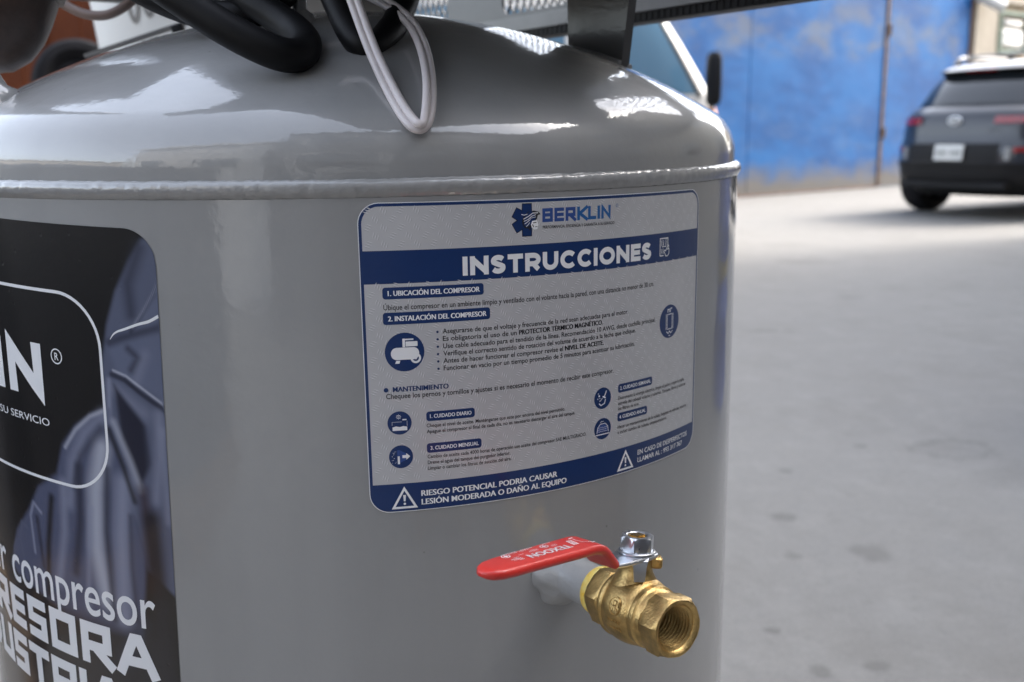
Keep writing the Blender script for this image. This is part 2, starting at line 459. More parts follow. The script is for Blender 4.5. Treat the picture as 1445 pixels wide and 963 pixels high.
# --- blue sheet-steel gate
GO = V3(5.0045, 11.8618, 0)
GD = norm(V3(2.8707, 1.6187, 0)); GN = V3(GD[1], -GD[0], 0)      # along the gate / towards the street
def gate_t(px):
    """distance along the gate line of a photo column at ground level"""
    d = ray(px, 280)
    A = np.array([[GD[0], -d[0]], [GD[1], -d[1]]])
    return np.linalg.solve(A, (CAM - GO)[:2])[0]
def gate_material():
    m = bpy.data.materials.new("weathered_blue_paint"); m.use_nodes = True
    nt = m.node_tree; L = nt.links.new
    b = nt.nodes["Principled BSDF"]; b.inputs["Roughness"].default_value = 0.62
    socket(b, "Specular IOR Level", "Specular").default_value = 0.18
    tc = nt.nodes.new("ShaderNodeTexCoord")
    mp = nt.nodes.new("ShaderNodeMapping"); mp.inputs["Scale"].default_value = (1, 1, 1.8)
    L(tc.outputs["Object"], mp.inputs[0])
    def noise(scale, detail=5, rough=0.6, vec=None):
        n = nt.nodes.new("ShaderNodeTexNoise"); n.inputs["Scale"].default_value = scale
        n.inputs["Detail"].default_value = detail; n.inputs["Roughness"].default_value = rough
        L(vec or mp.outputs[0], n.inputs["Vector"]); return n.outputs["Fac"]
    def mr(x, a, c, lo=0.0, hi=1.0):
        n = nt.nodes.new("ShaderNodeMapRange"); n.interpolation_type = 'SMOOTHSTEP'
        n.inputs["From Min"].default_value = a; n.inputs["From Max"].default_value = c
        n.inputs["To Min"].default_value = lo; n.inputs["To Max"].default_value = hi
        L(x, n.inputs["Value"]); return n.outputs[0]
    def mul(a, c):
        n = nt.nodes.new("ShaderNodeMath"); n.operation = 'MULTIPLY'; n.use_clamp = True
        for i, q in enumerate((a, c)):
            if isinstance(q, (int, float)): n.inputs[i].default_value = q
            else: L(q, n.inputs[i])
        return n.outputs[0]
    def mix(fac, a, c):
        n = nt.nodes.new("ShaderNodeMixRGB")
        for i, q in zip((0, 1, 2), (fac, a, c)):
            if isinstance(q, (int, float)): n.inputs[i].default_value = q
            elif isinstance(q, tuple): n.inputs[i].default_value = (*q, 1)
            else: L(q, n.inputs[i])
        return n.outputs[0]
    sep = nt.nodes.new("ShaderNodeSeparateXYZ"); L(tc.outputs["Object"], sep.inputs[0])
    z = sep.outputs[2]
    col = mix(mr(noise(1.1, 6), 0.35, 0.65), (0.0015, 0.056, 0.195), (0.006, 0.092, 0.275))
    # chalky worn patches: a band above head height, some lower down, thin scuffs
    band = mul(mr(z, 1.75, 2.05), mr(z, 2.9, 2.4))
    col = mix(mul(mul(band, mr(noise(1.5, 5), 0.38, 0.66)), 0.6), col, (0.125, 0.13, 0.135))
    low = mul(mr(z, 0.2, 0.7), mr(z, 1.5, 0.9))
    col = mix(mul(mul(low, mr(noise(2.1, 5), 0.45, 0.72)), 0.2), col, (0.105, 0.16, 0.24))
    col = mix(mul(mr(noise(5.0, 7, 0.7), 0.58, 0.74), 0.10), col, (0.105, 0.15, 0.25))
    # the foot of the sheets is splashed bare and rusty
    n2 = nt.nodes.new("ShaderNodeMath"); n2.operation = 'ADD'; L(z, n2.inputs[0])
    n3 = nt.nodes.new("ShaderNodeMath"); n3.operation = 'MULTIPLY'; n3.inputs[1].default_value = 0.5
    L(noise(2.4, 5), n3.inputs[0]); L(n3.outputs[0], n2.inputs[1])
    col = mix(mr(n2.outputs[0], 0.78, 0.34, 0.0, 0.92), col, (0.125, 0.110, 0.088))
    L(col, b.inputs["Base Color"])
    bp = nt.nodes.new("ShaderNodeBump"); bp.inputs["Strength"].default_value = 0.6; bp.inputs["Distance"].default_value = 0.02
    L(noise(1.6, 3), bp.inputs["Height"]); L(bp.outputs[0], b.inputs["Normal"])
    return m
M_GATE = gate_material()
tA, tB, tC, tD = gate_t(905), gate_t(1052), gate_t(1238), gate_t(1349)
GH = 3.5
gate = thing("metal_gate", "tall blue sheet metal gate with peeling paint and rusty foot", "gate", tuple(GO))
def gate_box(t0, t1, z0, z1, n0, n1, name, m):
    b = MB()
    b.box(GO + GD * (t0 + t1) / 2 + GN * (n0 + n1) / 2 + V3(0, 0, (z0 + z1) / 2), (t1 - t0, abs(n1 - n0), z1 - z0), GD, GN, (0, 0, 1))
    return W(b.build(name, m, gate))
gate_box(tA, tB - .008, .06, GH, 0, -.03, "gate_panel", M_GATE)
gate_box(tB + .008, tC - .06, .06, GH, 0, -.03, "gate_panel", M_GATE)
gate_box(tC + .09, tD, .03, GH, .0, -.03, "gate_panel", M_GATE)
gate_box(tC - .05, tC + .0, .03, GH, .02, -.05, "gate_stile", M_RUST)
gate_box(tC + .03, tC + .085, .03, GH, .012, -.06, "gate_stile", M_GATE)
gate_box(tD + .003, tD + .07, .0, GH, .03, -.06, "gate_stile", M_RUST)
gate_box(tA, tC - .06, .02, .055, .004, -.03, "bottom_rail", M_RUST)
for zz in (.75, 2.25):
    b = MB()
    b.tube([GO + GD * (tC + .015) + GN * .035 + V3(0, 0, zz), GO + GD * (tC + .015) + GN * .035 + V3(0, 0, zz + .16)], .022, 10)
    W(b.build("gate_hinge", M_RUST, gate, 40))

# --- beige house wall right of the gate
WO = GO + GD * (tD + .075)
wallb = thing("house_wall", "beige rendered house wall right of the blue gate", "wall", tuple(WO))
b = MB()
b.box(WO + GD * .35 - GN * .2 + V3(0, 0, 2.0), (.70, .55, 4.0), GD, GN, (0, 0, 1))
W(b.build("wall_pier", M_RENDER, wallb))
b = MB()
b.box(WO + GD * 4.2 - GN * .3 + V3(0, 0, 2.0), (7.0, .5, 4.0), GD, GN, (0, 0, 1))
W(b.build("wall_body", M_RENDER, wallb))
b = MB()
b.box(WO + GD * 1.36 - GN * .044 + V3(0, 0, 2.4), (1.24, .02, 1.1), GD, GN, (0, 0, 1))
W(b.build("wall_niche", M_BRICKWALL, wallb))
b = MB()
b.box(WO + GD * 2.6 - GN * .03 + V3(0, 0, 3.02), (3.8, .12, .14), GD, GN, (0, 0, 1))
W(b.build("wall_ledge", M_RENDER, wallb))
MO = WO + GD * 1.32 + V3(0, 0, 2.48)
mbx = thing("meter_box", "green framed electricity meter box with white face on the beige wall", "meter box", tuple(MO))
b = MB()
for dx, dz, sx, sz in ((0, .31, 1.0, .05), (0, -.31, 1.0, .05), (-.475, 0, .05, .57), (.475, 0, .05, .57)):
    b.box(MO + GD * dx + GN * .01 + V3(0, 0, dz), (sx, .11, sz), GD, GN, (0, 0, 1))
W(b.build("meter_frame", M_GREENFRAME, mbx))
b = MB(); b.box(MO + GN * (-.015) + V3(0, 0, 0), (.90, .02, .57), GD, GN, (0, 0, 1))
W(b.build("back_plate", M_BRICKWALL, mbx))
b = MB(); b.bbox(MO + GN * .025 + V3(0, 0, -.09), (.74, .06, .30), .06, GD, GN, (0, 0, 1))
W(b.build("meter_face", M_PLATE, mbx, 40))
b = MB(); b.bbox(MO + GN * .02 + V3(0, 0, .16), (.66, .05, .13), .03, GD, GN, (0, 0, 1))
W(b.build("meter_window", M_STEEL, mbx, 40))
# security camera
CO = WO + GD * .06 + GN * .1 + V3(0, 0, 2.90)
scam = thing("security_camera", "white bullet security camera on the beige wall above the car", "camera", tuple(CO))
cd = norm(GD * .75 + GN * .55 - V3(0, 0, .42))
b = MB(); b.lathe([(0, -.1), (.08, -.1), (.088, -.09), (.088, .30), (.094, .30), (.094, .36), (.07, .36), (.0, .35)], CO - cd * .1 + GN * .12, cd, 20)
W(b.build("camera_body", M_PLATE, scam, 40))
b = MB(); b.lathe([(.0, .0), (.068, 0), (.068, .012), (0, .012)], CO + cd * .262 + GN * .12, cd, 16)
W(b.build("camera_lens", M_HOLE, scam, 40))
b = MB(); b.tube([CO, CO + GN * .07, CO + GN * .12 - V3(0, 0, .0)], .018, 8)
W(b.build("camera_bracket", M_PLATE, scam, 40))

# --- orange sheet panel behind the tank, left
def orange_material():
    return mat("orange_brown_paint", (0.115, 0.026, 0.003), rough=0.6, spec=0.2, col2=(0.070, 0.014, 0.003), var_scale=1.6, rough_var=0.1)
M_ORANGEWALL = orange_material()
oc = at(60, 80, 4.4); oc[2] = 0
od = norm(V3(RT[0], RT[1], 0)); on = V3(od[1], -od[0], 0)
orange = thing("shipping_container", "orange brown steel container wall behind the tank on the left", "container", tuple(oc))
b = MB()
b.box(oc + od * -.9 + V3(0, 0, 1.32) - on * 1.2, (2.44, 2.36, 2.5), od, on, (0, 0, 1))
W(b.build("container_body", M_ORANGEWALL, orange))
for k in range(9):
    b = MB(); x = -2.0 + k * .28
    b.prism([(-.07, 0), (.07, 0), (.04, .03), (-.04, .03)], oc + od * x + V3(0, 0, .12) + on * -.018, od, on, (0, 0, 1), 2.36)
    W(b.build("corrugation", M_ORANGEWALL, orange))
b = MB(); b.box(oc + od * .325 + on * .0 + V3(0, 0, 1.32), (.09, .1, 2.56), od, on, (0, 0, 1))
W(b.build("corner_post", M_RUST, orange))

# --- black tyre leaning against it
tc_ = at(112, 118, 3.6)
tyre = thing("loose_tyre", "small black wheel standing in front of the orange container", "tyre", (tc_[0], tc_[1], 0))
b = MB()
rt_ = tc_[2] + .155; TR = .16
prof = [(.09, -.04), (.12, -.06), (.145, -.055), (.16, -.035), (.16, .035), (.145, .055), (.12, .06), (.09, .04), (.09, -.04)]
b.lathe(prof, V3(tc_[0], tc_[1], rt_ - TR), norm(V3(.35, -.93, .1)), 48)
b.lathe([(.10, -.03), (.04, -.05), (.0, -.05)], V3(tc_[0], tc_[1], rt_ - TR), norm(V3(.35, -.93, .1)), 48)
b.lathe([(.10, .03), (.04, .05), (.0, .05)], V3(tc_[0], tc_[1], rt_ - TR), norm(V3(.35, -.93, .1)), 48)
W(b.build("tyre_body", M_TYRE, tyre, 40))
b = MB()
b.bbox(V3(tc_[0], tc_[1], (rt_ - 2 * TR) / 2), (.5, .3, rt_ - 2 * TR), .01)
o_ = b.build("wooden_crate", mat("crate_timber", (.22, .15, .09), rough=.8, var=.25, var_scale=6))
tag(o_, "plain wooden crate under the black tyre behind the tank", "crate")

# --- street fronts on the other sides (seen in the tank's gloss)
def building(name, label, o, d, w, dep, h, m, floors, cols, win=(1.1, 1.3)):
    d = norm(d); n = V3(d[1], -d[0], 0)
    t = thing(name, label, "building", tuple(o))
    b = MB(); b.box(o + d * w / 2 - n * dep / 2 + V3(0, 0, h / 2), (w, dep, h), d, n, (0, 0, 1))
    W(b.build("wall", m, t))
    b = MB(); b.box(o + d * w / 2 - n * (dep / 2 - .15) + V3(0, 0, h + .12), (w + .3, dep + .3, .24), d, n, (0, 0, 1))
    W(b.build("parapet", m, t))
    for f in range(floors):
        for c in range(cols):
            x = w * (c + .5) / cols; z = 1.6 + f * 3.0
            b = MB()
            for (dx, dz, sx, sz) in ((0, win[1] / 2, win[0] + .1, .07), (0, -win[1] / 2, win[0] + .1, .07), (-win[0] / 2, 0, .07, win[1] - .08), (win[0] / 2, 0, .07, win[1] - .08)):
                b.box(o + d * (x + dx) + n * .02 + V3(0, 0, z + dz), (sx, .08, sz), d, n, (0, 0, 1))
            fr = W(b.build("window", M_WHITEWALL, t))
            b = MB(); b.box(o + d * x + n * .006 + V3(0, 0, z), (win[0] - .06, .02, win[1] - .06), d, n, (0, 0, 1))
            b.build("pane", M_GLASS, fr)
    return t
building("workshop_building", "grey workshop building behind the photographer", V3(6.3, -4.0, 0), (-1, 0, 0), 8.0, 6.0, 6.4, M_DARKWALL, 2, 3, (1.6, 1.5))
building("added_pale_building", "pale low storage building behind the photographer on the left", V3(-1.9, -4.6, 0), (-1, .05, 0), 5.2, 5.0, 4.6, M_WHITEWALL, 1, 2, (1.2, 1.2))  # unseen pale walls, added to bounce light onto the tank's left flank
building("corner_building", "tall grey building shading the yard from the right", V3(6.6, 6.9, 0), (0, -1, 0), 20.0, 7.0, 7.5, M_RENDER, 2, 6, (1.3, 1.4))
building("terraced_house", "pale low house across the street on the left", V3(-16, -9, 0), (-.25, 1, 0), 16.0, 6.0, 3.2, M_RENDER, 1, 4)
building("distant_house", "pale low house far behind the tank", V3(-18, 42, 0), (1, .1, 0), 16.0, 8.0, 3.0, M_RENDER, 1, 5)

# --- unseen dark crates, added to darken the label reflections and block bounced light
M_CRATE = mat("black_wrapped_crate", (.03, .03, .034), rough=.35, var=.3, var_scale=5, bump=.5, bump_scale=18, bump_dist=.01)
for (x, y, sx, sy, hh, a, lb) in ((-1.75, -.50, .7, 1.25, .95, .1, "added black crate left of the grey tank, darkens its label reflections"), (-1.7, -1.55, .8, .8, .9, -.1, "black wrapped machine crate behind the photographer's left"),
                                  (-1.5, .55, .6, .8, .85, .35, "added black crate beside the orange container, darkens the label reflections"), (1.75, -1.15, .8, 1.1, 1.25, -.3, "added tall black crate right of the photographer, blocks bounced light"),
                                  (.75, -2.1, .9, .8, 1.3, .1, "added tall black crate behind the photographer, blocks bounced light")):
    t = thing("added_crate", lb, "crate", (x, y, 0), a, "added dark crates beside the tank")
    b = MB(); b.bbox((0, 0, .14 + (hh - .14) / 2), (sx, sy, hh - .14), .03); b.build("wrapped_load", M_CRATE, t, 40)
    for k in (-1, 0, 1):
        b = MB(); b.box((k * sx * .42, 0, .055), (.09, sy, .11)); b.build("pallet_block", MATS["crate_timber"], t)
    b = MB(); b.box((0, 0, .125), (sx + .04, sy + .04, .03)); b.build("pallet_board", MATS["crate_timber"], t)

# --- unseen blue drums, added right of the frame to streak the tank's flank
M_DRUMBLUE = mat("blue_drum_paint", (.010, .045, .22), rough=.4, coat=.5, var=.2, var_scale=4)
M_DRUMYEL = mat("yellow_band_paint", (.26, .20, .05), rough=.5, var=.15, var_scale=6)
for (x, y, lb) in ((2.28, 1.70, "added blue drum with yellow band for flank reflections, nearest the grey tank"), (2.95, 2.25, "added blue drum with yellow band for flank reflections, farther from the tank")):
    t = thing("added_drum", lb, "drum", (x, y, 0), 0, "added blue drums right of the tank")
    b = MB(); b.lathe([(0, .0), (.285, .0), (.292, .01), (.285, .02), (.285, .28), (.297, .295), (.285, .31), (.285, .57), (.297, .585), (.285, .60), (.285, .86), (.292, .88), (.28, .885), (.27, .865), (0, .865)], seg=40)
    b.build("drum_shell", M_DRUMBLUE, t, 40)
    b = MB(); b.lathe([(.2862, .42), (.2862, .48)], seg=40); b.build("painted_band", M_DRUMYEL, t, 40)
    b = MB(); b.lathe([(.03, .865), (.03, .88), (0, .88)], (.17, 0, 0), seg=12); b.build("bung", M_STEEL, t, 40)

# ------------------------------------------------------------------ the air compressor
comp = thing("air_compressor", "upright grey air compressor tank with blue and silver instruction label", "air compressor", (0, 0, 0))
PD = V3(.453, -.891, 0); PD /= np.linalg.norm(PD)          # direction of the pump deck
PN = V3(-PD[1], PD[0], 0)                                   # to its belt side
SEG = 192
b = MB()
dome = [(RD, OFF + .005), (RD, OFF + DZ0)]
for i in range(1, 15):
    t = ALPHA0 * i / 14
    dome.append((RD - RK + RK * math.cos(t), OFF + DZ0 + RK * math.sin(t)))
for i in range(1, 31):
    t = ALPHA0 + (math.pi / 2 - ALPHA0) * i / 30
    dome.append((max(RC * math.cos(t), .0005), OFF + ZC + RC * math.sin(t)))
bot = [(max(r, .0005), OFF - .70 - (z - OFF)) for r, z in dome[::-1]]
prof = bot + [(R, OFF - .70), (R, OFF - .35), (R, OFF - .0005)]
# body first, then the dome
b.lathe(prof, seg=SEG)
b.lathe(dome, seg=SEG)
tank = b.build("tank", M_PAINT, comp, 30)

# weld bead: rippled ring, thicker and thinner as the torch went round
b = MB()
NB = 900
rows = []
ph = rng.uniform(0, 6.28, 12)
for i in range(NB):
    t = 2 * math.pi * i / NB
    w = sum(math.sin(t * k + ph[j]) / (1 + .05 * k) for j, k in enumerate((3, 7, 13, 29, 61, 97))) * .16
    rip = .5 + .5 * math.sin(t * 210 + 2.2 * math.sin(t * 17 + ph[7]))
    j2 = rng.normal(0, 1)
    top = .0077 + .00035 * w + .00015 * j2
    h = .0015 + .0004 * w + .00030 * rip + .0001 * rng.normal()
    bl = -.0003 - .0005 * abs(w) - .0004 * rip
    P = [(RD - .0005, top), (RD + .0016, top - .0003), (R + h * .72, top - .0016), (R + h, .0044 + .0002 * j2), (R + h * .86, .0024 - .0003 * rip), (R + h * .42, .0008), (R - .0003, bl)]
    rows.append([(r * math.sin(t), -r * math.cos(t), OFF + z) for r, z in P])
b.grid(rows, closed_u=True)
wb = b.build("weld_bead", M_WELD, tank, 60)
if wb.data.polygons[2].normal.dot(Vector(wb.data.polygons[2].center) - Vector((0, 0, OFF))) < 0:
    wb.data.flip_normals()

# feet (under the frame)
for k in range(3):
    a = math.radians(40 + 120 * k); u = V3(math.sin(a), -math.cos(a), 0)
    b = MB()
    b.prism([(-.03, 0), (.03, 0), (.03, .012), (-.03, .012)], u * .19 + V3(0, 0, 0), V3(-u[1], u[0], 0), u, (0, 0, 1), .25)
    b.box(u * .21 + V3(0, 0, .006), (.09, .08, .012), V3(-u[1], u[0], 0), u)
    b.build("foot", M_PAINT, comp)

# pump deck above the dome
def dk(n, s, z): return PN * n + PD * s + V3(0, 0, z)
ZD = OFF + .145
b = MB()
b.prism([(-.13, -.34), (.125, -.34), (.125, .285), (-.13, .285)], dk(0, 0, ZD), PN, PD, (0, 0, -1), -.006) if False else \
    b.box(dk(-.0025, -.0275, ZD + .003), (.255, .625, .006), PN, PD)
b.box(dk(-.0025, .282, ZD + .025), (.255, .006, .05), PN, PD)
b.box(dk(-.127, -.0275, ZD + .025), (.006, .613, .05), PN, PD)
deck = b.build("pump_deck", M_DECK, comp)
# brackets: plates welded to the dome, under the edge of the deck
def bracket(n, s0, s1, s2, th, name="deck_bracket"):
    N = 10
    lo = [(s, dome_z(math.hypot(*(PN * n + PD * s)[:2])) - .004) for s in np.linspace(s0, s1, N)]
    out = [(s, z) for s, z in lo] + [(s2, ZD), (s0 - .002, ZD)]
    b = MB()
    b.prism(out, PN * (n - th / 2), PD, V3(0, 0, 1), PN, th)
    return b.build(name, M_DARKPAINT, comp)
bracket(.1185, .082, .1335, .147, .0065)
bracket(.1185, -.22, -.17, -.17, .0065)
# fillet weld along the bracket's foot
b = MB()
pts = [PN * .1225 + PD * s + V3(0, 0, dome_z(math.hypot(*(PN * .1225 + PD * s)[:2])) + .0005) for s in np.linspace(.082, .134, 14)]
b.tube(pts, .0022, 8)
pts = [PN * .1145 + PD * s + V3(0, 0, dome_z(math.hypot(*(PN * .1145 + PD * s)[:2])) + .0005) for s in np.linspace(.082, .134, 14)]
b.tube(pts, .0022, 8)
b.build("fillet_weld", M_PAINT, comp, 60)

# belt guard: sheet panel with rounded openings closed by expanded metal, on a rail
guard_n = .271
b = MB()
b.box(dk(guard_n + .012, .0, OFF + .1304), (.024, 1.0, .0134), PN, PD)
rail = b.build("guard_rail", M_STEEL, comp)
b = MB()
b.box(dk(guard_n + .011, .0, OFF + .1195), (.018, 1.0, .0082), PN, PD)
for k in range(95):
    b.box(dk(guard_n + .0018, -.3 + k * .007, OFF + .1195), (.0008, .0035, .0066), PN, PD)
b.build("dark_strip", M_BLACK, rail)  # dark toothed strip below the rail face
def holed_panel(s0, s1, z0, z1, holes, n, th, rad=.012):
    """sheet in the plane n with rounded rectangular holes (s0,s1,z0,z1)"""
    bm = bmesh.new()
    b = MB()
    ss = sorted({s0, s1, *[h[0] for h in holes], *[h[1] for h in holes]})
    # columns between the holes are full height
    for a, c in zip(ss[:-1], ss[1:]):
        hole = [h for h in holes if abs(h[0] - a) < 1e-6 and abs(h[1] - c) < 1e-6]
        if not hole:
            b.box(dk(n, (a + c) / 2, (z0 + z1) / 2), (th, c - a, z1 - z0), PN, PD)
        else:
            h = hole[0]
            b.box(dk(n, (a + c) / 2, (z0 + h[2]) / 2), (th, c - a, h[2] - z0), PN, PD)
            b.box(dk(n, (a + c) / 2, (h[3] + z1) / 2), (th, c - a, z1 - h[3]), PN, PD)
            for sx, sz in ((a, h[2]), (c, h[2]), (a, h[3]), (c, h[3])):
                dx = 1 if sx == a else -1; dz = 1 if sz == h[2] else -1
                arc = [(sx + dx * rad * (1 - math.sin(t)), sz + dz * rad * (1 - math.cos(t))) for t in np.linspace(0, math.pi / 2, 7)]
                poly = [(sx, sz)] + arc
                b.prism(poly, PN * (n - th / 2), PD, V3(0, 0, 1), PN, th)
    bm.free()
    return b
G0, G1 = OFF + .1372, OFF + .46
holes = [(-.52, -.315, OFF + .1405, OFF + .40), (-.215, .02, OFF + .1405, OFF + .40), (.07, .30, OFF + .1405, OFF + .40)]
b = holed_panel(-.56, .40, G0, G1, holes, guard_n + .002, .003)
guard = b.build("belt_guard", M_DARKPAINT, comp)
b = MB()
for (s0, s1, z0, z1) in holes:
    pitch_s, pitch_z = .0115, .020
    ns, nz = int((s1 - s0) / pitch_s) + 2, int((z1 - z0) / pitch_z) + 2
    for j in range(nz * 2):
        for i in range(ns):
            # one diamond strand pair
            cs_, cz = s0 + (i + .5 * (j % 2)) * pitch_s, z0 + j * pitch_z / 2
            for sgn in (1, -1):
                p, q = (cs_, cz), (cs_ + sgn * pitch_s / 2, cz + pitch_z / 2)
                if not (s0 - .004 < p[0] < s1 + .004 and s0 - .004 < q[0] < s1 + .004 and q[1] < z1 + .012):
                    continue
                P, Q = dk(guard_n + .006, p[0], p[1]), dk(guard_n + .006, q[0], q[1])
                dv = norm(Q - P); wv = norm(np.cross(dv, PN))
                b.add([P - wv * .0011, P + wv * .0011, Q + wv * .0011, Q - wv * .0011,
                       P - wv * .0011 + PN * .0012, P + wv * .0011 + PN * .0012, Q + wv * .0011 + PN * .0012, Q - wv * .0011 + PN * .0012],
                      [(0, 1, 2, 3), (7, 6, 5, 4), (0, 3, 7, 4), (1, 5, 6, 2)])
em = b.build("expanded_mesh", M_DARKPAINT, guard)
em["kind"] = "stuff"

# riser stub and flange on the far left shoulder of the dome, with its valve body
def dome_frame(x, y):
    r = math.hypot(x, y); e = 1e-4
    dz = (dome_z(r + e) - dome_z(r - e)) / (2 * e)
    n = norm((-dz * x / r, -dz * y / r, 1))
    return V3(x, y, dome_z(r)), n
p, n = dome_frame(-.1925, -.112)
b = MB()
b.lathe([(.021, -.006), (.019, .003), (.015, .0075), (.0095, .010), (.0075, .013), (.0062, .016), (.0060, .03), (.0060, .13)], p, (.02, -.01, 1), 28)
b.build("pipe_stub", M_PAINT, comp, 40)
# thin riser pipe towards the deck
p, n = dome_frame(-.0292, -.115)
b = MB(); b.tube([p - n * .004, p + V3(0, 0, .03), p + V3(0, .002, .09)], .0045, 12)
b.lathe([(.010, -.003), (.008, .003), (.0045, .006)], p, n, 20)
b.build("riser_pipe", M_PAINT, comp, 40)
# filter housing that hangs at the upper left
fp = at(-14, 18, .60)
b = MB()
b.lathe([(.0005, -.036), (.012, -.0345), (.022, -.029), (.0295, -.019), (.0335, -.006), (.0345, .006), (.0345, .02), (.037, .021), (.037, .027), (.0345, .028), (.0345, .10)], fp, norm(UP * .93 + RT * .30), 48)
b.build("filter_housing", M_BROWN, comp, 40)
# rear rail just behind the dome, left
b = MB()
q0, q1 = at(120, 80, .93), at(300, 20, .93)
e1 = norm(q1 - q0); e3 = np.cross(e1, FW); e3 = norm(e3); e2 = np.cross(e3, e1)
b.box((q0 + q1) / 2, (np.linalg.norm(q1 - q0), .006, .0028), e1, e2, e3)
b.build("guard_brace", M_DARKPAINT, comp)
b = MB(); b.bbox(at(252, 42, .92), (.012, .01, .009), .002, e1, e2, e3)
b.build("brace_clip", M_BLACK, comp, 40)
# pump and motor on the deck (above the frame; they close off the sky over the dome)
b = MB()
b.lathe([(.0, -.13), (.085, -.13), (.095, -.12), (.095, .12), (.085, .13), (0, .13)], dk(.02, -.16, ZD + .11), PD, 40)
b.build("motor", M_DARKPAINT, comp, 40)
b = MB()
b.bbox(dk(-.01, .13, ZD + .096), (.16, .18, .18), .02, PN, PD)
for k in range(6):
    b.box(dk(-.01, .13, ZD + .20 + k * .016), (.15, .15, .006), PN, PD)
b.build("pump_block", M_DARKPAINT, comp, 40)

# ------------------------------------------------------------------ flat print on the tank
TXT = {}
def text2d(body, bold=0.0, res=3):
    key = (body, bold, res)
    if key in TXT:
        return TXT[key]
    c = bpy.data.curves.new("t", 'FONT')
    c.body = body
    c.resolution_u = res
    c.offset = bold
    o = bpy.data.objects.new("t", c)
    me = o.to_mesh()
    v = np.array([p.co[:2] for p in me.vertices]) if len(me.vertices) else np.zeros((0, 2))
    f = [tuple(p.vertices) for p in me.polygons]
    o.to_mesh_clear()
    bpy.data.objects.remove(o); bpy.data.curves.remove(c)
    TXT[key] = (v, f)
    return v, f
CAPH = float(text2d("H")[0][:, 1].max() - text2d("H")[0][:, 1].min())
GLYPH = {  # centre lines of square block capitals in a unit box
    'B': [([(0, 0), (1, 0), (1, 1), (0, 1)], True), ([(0, .52), (1, .52)], False)],
    'C': [([(1, 1), (0, 1), (0, 0), (1, 0)], False)], 'O': [([(0, 0), (1, 0), (1, 1), (0, 1)], True)],
    'M': [([(0, -.0), (0, 1), (.5, .35), (1, 1), (1, 0)], False)],
    'P': [([(0, 0), (0, 1), (1, 1), (1, .42), (0, .42)], False)],
    'R': [([(0, 0), (0, 1), (1, 1), (1, .42), (0, .42)], False), ([(.42, .42), (1.02, 0)], False)],
    'E': [([(1, 1), (0, 1), (0, 0), (1, 0)], False), ([(0, .5), (.95, .5)], False)],
    'S': [([(1, 1), (0, 1), (0, .5), (1, .5), (1, 0), (0, 0)], False)],
    'A': [([(0, 0), (.42, 1), (.58, 1), (1, 0)], False), ([(.2, .3), (.8, .3)], False)],
    'I': [([(.0, 0), (.0, 1)], False)], 'N': [([(0, 0), (0, 1), (1, 0), (1, 1)], False)],
    'D': [([(0, 0), (.7, 0), (1, .3), (1, .7), (.7, 1), (0, 1)], True)], 'U': [([(0, 1), (0, 0), (1, 0), (1, 1)], False)],
    'T': [([(0, 1), (1, 1)], False), ([(.5, 1), (.5, 0)], False)], 'L': [([(0, 1), (0, 0), (1, 0)], False)],
    'K': [([(0, 0), (0, 1)], False), ([(1.02, 1), (.18, .5), (1.02, 0)], False)]}
def stroke(pts, w, closed=False, step=2.5):
    """flat ribbon along a polyline with mitred corners"""
    P = [np.array(q, float) for q in pts]
    P = [q for i, q in enumerate(P) if i == 0 or np.linalg.norm(q - P[i - 1]) > 1e-6]
    Q = []                                   # long runs get extra points, to follow the curve of the tank
    for i in range(len(P) if closed else len(P) - 1):
        a, c = P[i], P[(i + 1) % len(P)]
        m = max(1, int(abs(c - a)[0] / step)) if step else 1
        Q += [a + (c - a) * j / m for j in range(m)]
    if not closed: Q.append(P[-1])
    P = np.array(Q); n = len(P)
    Lp, Rp = [], []
    for i in range(n):
        d1 = P[i] - P[i - 1] if (i > 0 or closed) else P[1] - P[0]
        d2 = P[(i + 1) % n] - P[i] if (i < n - 1 or closed) else P[-1] - P[-2]
        d1 = d1 / (np.linalg.norm(d1) + 1e-12); d2 = d2 / (np.linalg.norm(d2) + 1e-12)
        t = d1 + d2
        t = t / (np.linalg.norm(t) + 1e-12) if np.linalg.norm(t) > 1e-6 else d1
        nn = np.array([-t[1], t[0]]); c = max(nn @ np.array([-d1[1], d1[0]]), .45)
        e = 0
        off = nn * w / 2 / c
        p = P[i].copy()
        if not closed and i == 0: p = p - d2 * 0
        Lp.append(p + off); Rp.append(p - off)
    v = Lp + Rp
    f = [(i, (i + 1) % n, n + (i + 1) % n, n + i)[::-1] for i in range(n if closed else n - 1)]
    return np.array(v), f

